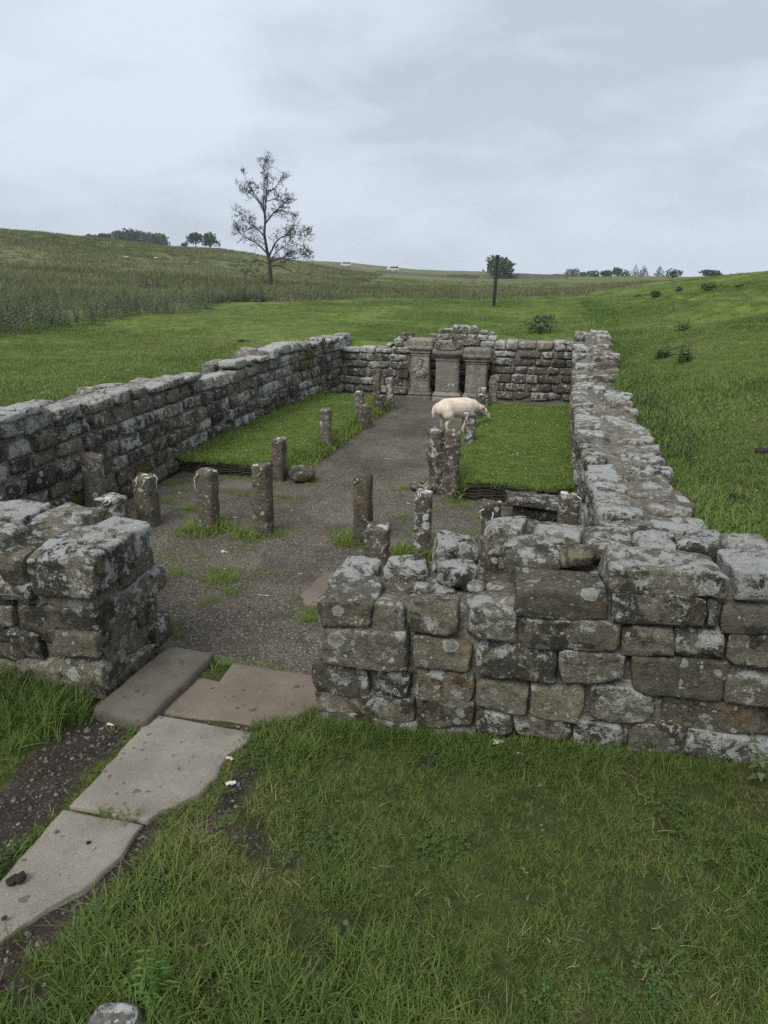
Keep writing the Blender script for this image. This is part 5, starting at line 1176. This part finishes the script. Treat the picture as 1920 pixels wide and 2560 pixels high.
lf = MB(); ends = np.array(ends); cz = np.array([((a - bx) * k_, 0, (bz - b_) * k_) for a, b_ in [(150, 190), (235, 165), (345, 130), (370, 150), (240, 245), (215, 250), (270, 255), (465, 365), (540, 560), (580, 570), (500, 590), (460, 515), (440, 640), (460, 660), (400, 625), (390, 690), (560, 720), (600, 745), (320, 600), (310, 670), (480, 715), (360, 520), (410, 550), (110, 485), (430, 580)]])
for e_ in ends:
    dmin = np.hypot(cz[:, 0] - e_[0], cz[:, 2] - e_[2]).min()
    if ar.uniform() < .05 * math.exp(-(dmin / .24) ** 2) + .002:
        for q in range(ar.randint(2, 4)):
            c = e_ + ar.normal(0, .055, 3); a = ar.uniform(0, 6.28); l = ar.uniform(.09, .17)
            e1 = np.array([math.cos(a), math.sin(a), ar.uniform(-.5, .3)]) * l; e2 = np.cross(e1, ar.normal(0, 1, 3)); e2 = e2 / np.linalg.norm(e2) * l * .28
            lf.add([c, c + e1 * .5 + e2, c + e1, c + e1 * .5 - e2], [(0, 1, 2, 3)])
kind(lf.build('leaves', M_LEAF, tr, False), 'stuff')

# ------------------------------------------------------------------ far trees and bushes
def crown_mesh(lobes, n, leaf, seed):
    r = np.random.RandomState(seed); mb = MB()
    vol = np.array([a * b * c for _, _, _, a, b, c in lobes]) ** (2 / 3); pick = r.choice(len(lobes), n, p=vol / vol.sum())
    for i in pick:
        x, y, z, a, b, c = lobes[i]; d = r.normal(0, 1, 3); d /= np.linalg.norm(d); k = r.uniform(.55, 1.05) ** .6
        p = np.array([x, y, z]) + d * (a, b, c) * k * (1 + .12 * r.normal()); s = leaf * r.uniform(.6, 1.4)
        e1 = r.normal(0, 1, 3); e1 = e1 / np.linalg.norm(e1) * s; e2 = np.cross(e1, r.normal(0, 1, 3)); e2 = e2 / (np.linalg.norm(e2) + 1e-6) * s * .6
        mb.add([p - e1, p + e2, p + e1, p - e2], [(0, 1, 2, 3)])
    return mb
def far_tree(name, label, x, y, h, w, seed, group=None, trunk=.3, leaf=None, n=700, zb=None, cat='tree', shape='round', mat=None, nl=None):
    z = float(ground(x, y)[0]) if zb is None else zb; w = w * 1.25
    t = thing(name, label, cat, (x, y, z), 0, group); r = np.random.RandomState(seed)
    if shape == 'cone': lobes = [(r.normal(0, .03 * w), r.normal(0, .03 * w), h * (trunk + (1 - trunk) * q), w * .5 * (1 - q) ** .8 + .05 * w, w * .5 * (1 - q) ** .8 + .05 * w, h * .11) for q in np.linspace(.03, .97, 9)]
    else:
        nl = nl or 9; lobes = []
        for q in range(nl):
            a = r.uniform(0, 6.28); k = r.uniform(.0, .32) * w; zc = h * r.uniform(trunk + .15, .80); s = 1.15 - abs(zc / h - .55)
            lobes.append((k * math.cos(a), k * math.sin(a), zc, w * .22 * s, w * .22 * s, h * (1 - trunk) * .20))
        lobes.append((0, 0, h * (.5 + trunk / 2), w * .34, w * .34, h * (1 - trunk) * .38))
    crown_mesh(lobes, n, leaf or w * .05, seed).build('crown', mat or M_CROWN, t, False)
    mb = MB(); mb.tube([(0, 0, -.3), (.02 * w, 0, h * .3), (0, .01 * w, h * .75)], [h * .03, h * .022, h * .008], 7)
    for q in range(4):
        a = r.uniform(0, 6.28); z0 = h * r.uniform(.25, .5); mb.tube([(0, 0, z0), (math.cos(a) * w * .16, math.sin(a) * w * .16, z0 + h * .15), (math.cos(a) * w * .3, math.sin(a) * w * .3, z0 + h * .24)], [h * .012, h * .008, h * .004], 5)
    mb.build('trunk', M_BARK, t); return t
def far_pt(px, d, py=None):
    """a spot d metres out along the bearing of column px of the photograph"""
    p = R(PITCH); cx = (px - 960) / 1707.; cy = (1280 - (py or 655)) / 1707.; a = math.atan2(cx, math.cos(p) + cy * math.sin(p)); return d * math.sin(a), d * math.cos(a)
def crown_top(py, d): return CAM_H + d * math.tan(math.atan2(1280 - py, 1707.) - R(PITCH))
# copse behind the left hill
for i, (px, py, wpx, d) in enumerate([(232, 592, 30, 330), (268, 590, 34, 335), (300, 582, 38, 340), (326, 578, 42, 345), (352, 582, 40, 350), (378, 584, 42, 345), (402, 588, 36, 350), (415, 598, 22, 345), (372, 598, 30, 322)]):
    x, y = far_pt(px, d); zt = crown_top(py - 5, d); zb = float(ground(x, y)[0]); h = zt - zb
    far_tree('copse_tree', ['leftmost low treetop of the copse over the left hill', 'second treetop from the left in the copse over the hill', 'dark broad tree left of the tallest crown in the hill copse', 'tallest dark crown of the copse over the left hill', 'dark crown just right of the tallest one in the hill copse', 'broad crown near the right end of the hill copse', 'second last crown at the right end of the hill copse', 'small sloping crown ending the hill copse on its right', 'paler small tree in front of the hill copse'][i], x, y, h, wpx / 1816 * d * 1.15, 210 + i, 'trees of the copse over the left hill', .25, None, 900)
for i, (px, py, wpx, d, lab) in enumerate([(493, 578, 38, 255, 'taller left one of the pair of trees on the hill crest'), (529, 581, 42, 250, 'rounder right one of the pair of trees on the hill crest'), (466, 606, 18, 250, 'small bush at the left foot of the pair of hill trees')]):
    x, y = far_pt(px, d); zt = crown_top(py, d); zb = float(ground(x, y)[0]) if i < 2 else crown_top(620, d); zb = max(zb, crown_top(622, d))
    far_tree('hill_tree' if i < 2 else 'hill_bush', lab, x, y, zt - zb, wpx / 1816 * d, 230 + i, 'trees on the left hill crest', .12, None, 700, zb, 'tree' if i < 2 else 'bush')
x, y = far_pt(1246, 190); zb = crown_top(698, 190)
far_tree('field_tree', 'round green tree in the field directly behind the leaning metal post', x, y, crown_top(635, 190) - zb, 70 / 1816 * 190, 240, None, -.12, None, 1300, min(zb, float(ground(x, y)[0])), mat=M_CROWN)
HEDGE = [(1372, 688, 26, 'low bush at the left end of the hedge row'), (1400, 684, 26, 'second low bush of the hedge row'), (1431, 668, 30, 'flat-topped thorn tree near the left of the hedge row'), (1462, 676, 24, 'thin bush right of the flat-topped thorn tree'), (1487, 672, 30, 'round dark bush in the middle of the hedge row'), (1520, 671, 34, 'wide bush beside the round dark one in the hedge row'), (1549, 666, 32, 'windswept tree right of the wide hedge bush'), (1570, 674, 22, 'small bush under the first fir in the hedge row'), (1591, 663, 18, 'first pointed fir of the hedge row'), (1613, 664, 20, 'second pointed fir of the hedge row'), (1652, 665, 18, 'lone pointed fir just right of the hedge row')]
for i, (px, py, wpx, lab) in enumerate(HEDGE):
    d = 285 - (px - 1372) * .12; x, y = far_pt(px, d); zb = crown_top(697 - (px - 1372) * .022, d)
    far_tree('hedge_tree', lab, x, y, crown_top(py, d) - zb, wpx / 1816 * d * 1.1, 250 + i, 'trees of the far hedge row', .05, None, 420, zb, shape='cone' if 'fir' in lab else 'round', nl=6)
x, y = far_pt(1784, 215); zb = crown_top(694, 215); far_tree('field_tree', 'single round tree on the skyline above the right slope', x, y, crown_top(671, 215) - zb, 46 / 1816 * 215, 270, None, .08, None, 600, zb)
def small_bush(name, lab, x, y, h, w, seed, mat, leaf, n=350, cat='bush', group=None):
    return far_tree(name, lab, x, y, h, w, seed, group, .08, leaf, n, float(ground(x, y)[0]) - .03, cat, mat=mat, nl=6)
x, y = far_pt(1685, 50); small_bush('thorn_bush', 'brownish thorn bush on the skyline of the right slope', x, y, .85, 1.35, 280, M_CROWN, .055, 420)

# ------------------------------------------------------------------ sign post, stile, vans, field wall, boulders
x, y = far_pt(1240, 21.8); z = float(ground(x, y)[0])
sp = thing('metal_post', 'tall dark flat metal post leaning slightly, on the lawn beyond the end wall', 'post', (x, y, z), .5); sp.rotation_euler.y = R(2.2)
MB().box(-.048, .022, -.02, .02, -.2, 1.47).build('panel', M_METAL, sp, False); MB().box(.024, .048, -.03, .03, -.2, 1.47).build('flange', M_METAL_EDGE, sp, False); MB().box(-.052, .052, -.035, .035, 1.472, 1.486).build('cap', M_METAL, sp, False)
x, y = far_pt(370, 29); z = float(ground(x, y)[0])
sl = thing('stile', 'crossed grey wooden bars of a stile rising out of the rushes', 'stile', (x, y, z), .1)
for dx in (-.2, .2):
    zz = crown_top(688, 29) - z
    MB().tube([(dx - .05, 0, 0), (dx - .05, 0, .2), (dx + .12, 0, zz)], [.035, .035, .035], 4).build('bar', M_WOOD, sl, False)
    MB().tube([(dx - .03, .06, 0), (dx - .03, .06, .25), (dx - .23, .06, zz + .02)], [.03, .03, .03], 4).build('bar', M_WOOD, sl, False)
MB().tube([(-.3, .03, .3), (.35, .03, .3)], .025, 4).build('rail', M_WOOD, sl, False)
# field wall running down from the hill to the right
fp = [(770, 300, 664), (878, 290, 668), (940, 280, 674), (1000, 265, 679), (1060, 250, 684), (1120, 230, 690), (1200, 205, 695), (1300, 190, 697), (1420, 180, 699)]
ld = thing('field_wall', 'dark dry stone wall running across the far field below the two white vans', 'wall', (0, 0, 0))
for i, ((a, d0, _), (b_, d1, _)) in enumerate(zip(fp[:-1], fp[1:])):
    P0, P1 = np.array(far_pt(a, d0)), np.array(far_pt(b_, d1)); n = 14; V = []; F = []; dirn = (P1 - P0) / np.linalg.norm(P1 - P0); nr = np.array([-dirn[1], dirn[0]])
    for q in range(n + 1):
        p = P0 + (P1 - P0) * q / n; z = float(ground(*p)[0]); hh = 1.15 + ar.uniform(-.15, .12)
        for s, zz in ((-.45, z - .6), (-.28, z + hh), (.28, z + hh - .05), (.45, z - .6)): V.append((*(p + nr * s), zz))
    for q in range(n):
        for s in range(3): j = q * 4 + s; F.append((j, j + 1, j + 5, j + 4))
    F += [(0, 1, 2, 3), tuple(n * 4 + s for s in (3, 2, 1, 0))]
    o = obj('wall_length', mesh('wall_length', V, F, False), M_STONE_DARK, ld); o['lichen'] = -.5; o['moss'] = 0.
def van(label, px, d, py_base, heading, L=5.6):
    x, y = far_pt(px, d); zb = crown_top(py_base, d)
    t = thing('minibus', label, 'van', (x, y, zb), heading, 'white minibuses on the far road'); w, h = 1.0, 2.5; k = L / 5.6; t.scale = (1, 1, .85)
    prof = [(-2.8, .35), (-2.8, 1.0), (-2.55, 1.3), (-2.0, 2.35), (-1.7, 2.5), (2.7, 2.5), (2.8, 2.35), (2.8, .35)]
    V = [(a * k, s * w, z) for s in (-1, 1) for a, z in prof]; n = len(prof)
    MB().add(V, [tuple(range(n)), tuple(range(n, 2 * n))[::-1]] + [(i, i + n, (i + 1) % n + n, (i + 1) % n) for i in range(n)]).build('body', M_VAN, t, False)
    for s in (-1, 1):
        for a0, a1 in ((-1.7, -.9), (-.75, .75), (.95, 2.6)): MB().box(a0 * k, a1 * k, s * (w + .01) - .012, s * (w + .01) + .012, 1.45, 2.2).build('window', M_GLASS, t, False)
        for a in (-1.9, 1.8):
            V = [(a * k + .36 * math.cos(q * .524), s * (w - .1) + e, .36 + .36 * math.sin(q * .524)) for e in (-.12, .13) for q in range(12)]
            MB().add(V, [(q, (q + 1) % 12, 12 + (q + 1) % 12, 12 + q) for q in range(12)] + [tuple(range(12)), tuple(range(12, 24))[::-1]]).build('wheel', M_TYRE, t)
    MB().box(1.9 * k, 2.5 * k, -.5, .5, 2.5, 2.72).build('roof_vent', M_VAN, t, False)
van('white minibus further up the far road, seen over the wall near the bare tree', 864, 345, 666, .15, 4.6)
van('white minibus lower down the far road, nearer the dark metal post', 982, 345, 677, .25, 5.2)
for i, (px, d, s, lab) in enumerate([(316, 72, .30, 'pale boulder in the rough grass of the left hill below the copse'), (394, 78, .36, 'longest pale boulder in the rough grass of the left hill'), (466, 80, .2, 'small pale boulder right of the longest one on the left hill'), (493, 82, .22, 'smallest pale boulder below the pair of hill trees'), (640, 60, .28, 'pale boulder in the grass just left of the bare tree')]):
    x, y = far_pt(px, d); P, F = rock_verts(s * 1.6, s, s * .55, 290 + i, (6, 5, 4), .12, .05, .2)
    o = tag(obj('boulder', mesh('boulder', P, F), M_BOULDER, None, (x, y, float(ground(x, y)[0]) + s * .42), (0, 0, i)), lab, 'boulder', 'boulders on the left hill'); o['lichen'] = .6; o['moss'] = 0.

# ------------------------------------------------------------------ plants near the temple
def plant(name, label, x, y, specs, mat, cat='plant', group=None, z=None):
    t = thing(name, label, cat, (x, y, float(ground(x, y)[0]) if z is None else z), 0, group)
    for (dx, dy, kw) in specs:
        s, l = leafy_stem(**kw); s.build('stem', mat, t, loc=(dx, dy, 0)); l.build('leaves', mat, t, False, loc=(dx, dy, 0))
    return t
def spot(px, py):
    """where the photograph's pixel meets the ground"""
    cx, cy = (px - 960) / 1707., (1280 - py) / 1707.; p = R(PITCH); d = np.array([cx, math.cos(p) + cy * math.sin(p), -math.sin(p) + cy * math.cos(p)])
    ts = np.linspace(.4, 80, 3000); z = terrain(ts * d[0], ts * d[1]); i = int(np.argmax(CAM_H + ts * d[2] < z)); return ts[i] * d[0], ts[i] * d[1]
for i, (px, py, h, lab) in enumerate([(1705, 836, .30, 'upper dark thistle on the right slope'), (1705, 920, .30, 'lower upright thistle on the right slope'), (1652, 908, .22, 'small pale thistle left of the lower upright one')]):
    x, y = spot(px, py); plant('thistle', lab, x, y, [(.06 * math.cos(q * 2.1), .06 * math.sin(q * 2.1), dict(h=h * (1 - .14 * q), pairs=9, ll=.15, lw=.05, seed=310 + i * 5 + q, droop=-.1, stem_r=.008)) for q in range(4)], M_THISTLE, 'thistle', 'thistles on the right slope')
for i, (px, py, h, w, lab) in enumerate([(1347, 842, .42, .75, 'dark leafy bush on the lawn just beyond the end wall'), (1768, 736, .5, .85, 'dark thistle clump near the skyline of the right slope'), (1636, 747, .4, .5, 'round dark thistle clump left of the one by the skyline'), (1595, 745, .22, .3, 'tiny thistle clump beside the round dark clump'), (1697, 728, .35, .4, 'thin thistle clump under the thorn bush'), (1816, 720, .2, .35, 'low thistle clump right of the dark one near the skyline'), (1853, 718, .22, .4, 'low thistle clump at the right edge of the skyline')]):
    x, y = spot(px, py); h, w = (h, w * .8) if i == 0 else (h * .62, w * .62); small_bush('thistle_clump' if i else 'leafy_bush', lab, x, y, h, w, 330 + i, M_THISTLE, .03 if i else .035, 380, 'bush' if i == 0 else 'thistle', None if i == 0 else 'thistle clumps near the skyline')
# tall dry stems behind the right wall
for i, (v, u, h, lab) in enumerate([(1.16, 8.35, .50, 'tall dry nettle stems by the right wall, furthest clump'), (1.14, 7.2, .52, 'tall dry nettle stems by the right wall, middle clump'), (1.2, 6.2, .42, 'tall dry nettle stems by the right wall, nearest clump')]):
    x, y, _ = W(v, u); plant('dry_nettle', lab, x, y, [(.07 * math.cos(q * 2.4) * (1 + .3 * q), .1 * math.sin(q * 2.4) * (1 + .3 * q), dict(h=h * (1.1 - .16 * q), pairs=8, ll=.085, lw=.02, seed=350 + i * 7 + q, droop=1.1, stem_r=.004, lean=.15)) for q in range(4)], M_THISTLE, 'plant', 'dry nettles along the right wall')
# nettle at the right end of the front wall
x, y, _ = W(1.02, 2.56); plant('nettle', 'green nettle with jagged leaves at the foot of the front wall by the right edge', x, y, [(.07 * q - .03, -.05 * (q % 2) - .02 * q, dict(h=.26 - .025 * q, pairs=8, ll=.055, lw=.036, seed=370 + q, droop=.4, stem_r=.003, lean=.3)) for q in range(6)], M_THISTLE, 'nettle')
# sow thistle close to the camera
x, y = spot(372, 2520); plant('sow_thistle', 'light green spiky weed with a dry seed head in the near grass at the bottom', x, y, [(0, 0, dict(h=.20, pairs=11, ll=.065, lw=.013, seed=380, droop=.1, stem_r=.004)), (.04, .02, dict(h=.16, pairs=9, ll=.075, lw=.012, seed=381, droop=-.1, stem_r=.003)), (.03, -.03, dict(h=.12, pairs=8, ll=.07, lw=.011, seed=382, droop=.25, stem_r=.003)), (-.04, .01, dict(h=.10, pairs=8, ll=.06, lw=.012, seed=383, droop=.2, stem_r=.003))], M_WEED, 'weed')

# ------------------------------------------------------------------ small things lying about
def lump(name, label, x, y, z, s, mat, seed, cat, group=None, flat=.5, pieces=1):
    mb = MB(); r = np.random.RandomState(seed)
    for q in range(pieces):
        P, F = rock_verts(s, s * .85, s * flat, seed + q, (5, 5, 4), s * .3, s * .10, .2); off = r.normal(0, s * .45, 3) * (1, 1, .15) if q else np.zeros(3); mb.add(P + off, F)
    o = obj(name, mesh(name, mb.V, mb.F), mat, None, (x, y, z + s * flat * .32), (0, 0, r.uniform(0, 6))); tag(o, label, cat, group); o['lichen'] = 0.; o['moss'] = 0.; return o
def on(px, py): x, y = spot(px, py); return x, y, float(ground(x, y)[0])
x, y, z = on(55, 2215); lump('dung_lump', 'black lump of dung lying on the pale slab nearest the bottom left', x, y, z + .022, .042, M_DUNG, 400, 'dung', None, .5, 2)
for i, (px, py, s, lab) in enumerate([(1840, 1252, .085, 'large double dung heap on the grass outside the right wall'), (1905, 1136, .09, 'dung heap at the right edge of the slope'), (1780, 1033, .06, 'dark dung heap with a white feather beside it on the right slope'), (1824, 1042, .05, 'small dung heap right of the feathered one'), (1748, 1008, .05, 'small dung heap left of and above the feathered one'), (1880, 995, .035, 'tiny dung pellet heap high on the right slope'), (605, 858, .09, 'dark soil heap on the lawn above the left wall'), (300, 831, .10, 'dark soil heap at the edge of the nettles')]):
    x, y, z = on(px, py); lump('dung_heap', lab, x, y, z, s, M_DUNG, 410 + i * 4, 'dung', 'dung heaps on the grass', .4, 4)
x, y, z = on(1075, 1908); lump('molehill', 'dark crumbly earth heap in the front lawn below the wall', x, y, z + .005, .045, M_DUNG, 460, 'molehill', None, .45, 6)
def wisp(name, label, x, y, z, L, w, seed, mat, cat, group=None, az=None):
    L, w = L * .7, w * .6
    r = np.random.RandomState(seed); mb = MB(); a0 = r.uniform(-.5, .5) if az is None else az
    for q in range(6):                                       # a matted bit of fluff: overlapping flat clots along a line
        t = (q / 5 - .5) * .75; s = w * r.uniform(.35, .75); PP, FF = rock_verts(max(s * 1.4, L * .35), s, s * .45, seed * 7 + q, (5, 4, 3), s * .2, s * .16, .35, 4)
        c, s_ = math.cos(a0 + r.normal(0, .25)), math.sin(a0 + r.normal(0, .25)); PP = np.stack([PP[:, 0] * c - PP[:, 1] * s_, PP[:, 0] * s_ + PP[:, 1] * c, PP[:, 2]], -1)
        mb.add(PP + np.array([math.cos(a0) * L * t, math.sin(a0) * L * t, s * .15]) + r.normal(0, w * .16, 3) * (1, 1, .15), FF)
    return tag(mb.build(name, mat, None, loc=(x, y, z)), label, cat, group)
for i, (px, py, L, w, lab) in enumerate([(560, 1377, .07, .05, 'fluffy white feather tuft on the gravel in the middle of the temple'), (586, 1293, .05, .04, 'white feather on the gravel between the left posts'), (450, 1230, .05, .03, 'little white feather near the left wall on the gravel'), (970, 1147, .15, .02, 'long pale feather streak far along the gravel aisle'), (660, 1488, .13, .012, 'thin pale feather lying in the middle of the gravel'), (1020, 1258, .03, .03, 'white fluff on the gravel behind the flat-topped post'), (750, 1433, .06, .012, 'short pale stalk on the gravel left of the pink slab'), (565, 1420, .04, .03, 'white fluff on the grass clump in the gravel'), (730, 1275, .03, .02, 'tiny white fluff beside the tallest left post')]):
    x, y = flat_at(px, py); wisp('feather', lab, x, y, float(floor_z(np.array([x]), np.array([y]))[0]) + .003, L, w, 470 + i, M_WOOL, 'feather', 'feathers and fluff on the gravel')
for i, (px, py, L, w, lab) in enumerate([(1245, 1870, .06, .045, 'upright white wool tuft in the grass under the front wall'), (1300, 1895, .03, .03, 'small grey wool tuft right of the upright one'), (275, 1820, .05, .03, 'dirty wool wisp on the bare earth left of the path'), (580, 1975, .05, .035, 'white wool tuft on the earth right of the middle slab'), (572, 1905, .05, .03, 'grey wool caught at the ragged edge of the middle slab'), (1800, 1032, .08, .06, 'white feather beside a dung heap on the right slope'), (1770, 795, .2, .10, 'white patch of wool high on the right slope'), (1600, 895, .06, .04, 'white fluff on the right slope below the soil heaps')]):
    x, y, z = on(px, py); wisp('wool_tuft', lab, x, y, z + .02, L, w, 490 + i, M_WOOL, 'wool', 'wool tufts caught in the grass')
for i, (px, py, L, az, lab) in enumerate([(1865, 2250, .08, .5, 'forked straw near the right edge of the front lawn'), (1640, 2335, .06, .2, 'pale forked twig in the lower right of the lawn'), (1430, 2440, .07, .1, 'straw stalk lying near the bottom of the lawn'), (1120, 2270, .06, 1.8, 'upright bent straw in the middle of the lawn'), (1310, 2200, .06, 2.0, 'straw blade right of the middle of the lawn'), (690, 1985, .06, .7, 'little dry twig right of the middle slab')]):
    x, y, z = on(px, py); r = np.random.RandomState(520 + i); mb = MB(); L *= .7; d = np.array([math.cos(az), math.sin(az), .25])
    mb.tube([d * L * t + np.array([0, 0, .03]) + r.normal(0, .003, 3) for t in np.linspace(-.5, .5, 6)], [.0006, .0012, .0014, .0013, .001, .0005], 4)
    e = np.array([math.cos(az + .8), math.sin(az + .8), .35]); mb.tube([np.array([0, 0, .03]) + e * L * .5 * t for t in np.linspace(0, 1, 4)], [.0011, .0011, .0009, .0005], 4)
    tag(mb.build('straw', M_STRAW, None, loc=(x, y, z)), lab, 'straw', 'dry straws in the lawn')
for i, (a, b_) in enumerate([((580, 1470), (612, 1462)), ((655, 1650), (668, 1625)), ((530, 1345), (552, 1325))]):
    p0, p1 = flat_at(*a), flat_at(*b_); mb = MB(); mb.tube([(p0[0] + (p1[0] - p0[0]) * t, p0[1] + (p1[1] - p0[1]) * t, .012 + .008 * math.sin(t * 3.1)) for t in np.linspace(0, 1, 6)], [.0025, .003, .003, .0028, .0024, .001], 4)
    tag(mb.build('stalk', M_STRAW, None), ['dry stalk beside the grass clump in the middle of the gravel', 'dry stalk on the gravel just behind the doorway slab', 'dry stalk beside the wool-draped round-shouldered post'][i], 'stalk', 'dry stalks on the gravel')
# round-topped stone right under the camera
x, y = spot(283, 2640); z = float(ground(x, y)[0]); P, F = rock_verts(.165, .155, .34, 77, (14, 14, 14), .065, .010, .08, 4)
o = tag(obj('marker_stone', mesh('marker_stone', P, F), M_BOULDER, None, (x, y + .02, z - .09)), 'rounded pale stone top poking in at the bottom edge of the photo', 'stone'); o['lichen'] = .05; o['moss'] = 0.
# pebbles lying on the pale slabs
for i, (px, py, s, lab) in enumerate([(145, 2100, .014, 'brown pebble near the left edge of the pale bottom slab'), (225, 2127, .016, 'black pebble in the middle of the pale bottom slab'), (18, 2325, .018, 'dark pebble at the left frame edge on the bottom slab'), (275, 2040, .012, 'grey pebble at the foot of the middle slab'), (238, 2140, .01, 'small red pebble right of the black one')]):
    x, y, z = on(px, py); lump('pebble', lab, x, y, z + .024, s, M_DUNG if i in (1, 2) else M_BOULDER, 540 + i, 'pebble', 'pebbles on the slabs', .5)

# ------------------------------------------------------------------ haze
hm = NT('thin_haze'); pv = hm.n('VolumePrincipled', {'Color': (.80, .87, .95, 1), 'Density': HAZE, 'Anisotropy': .2}); hm.set(hm.out.inputs['Volume'], pv.outputs[0])
if HAZE > 0:
    MB().box(-640, 640, -260, 800, -60, 60).build('haze', hm.m, None, False)
    kind(bpy.data.objects['haze'], 'stuff')
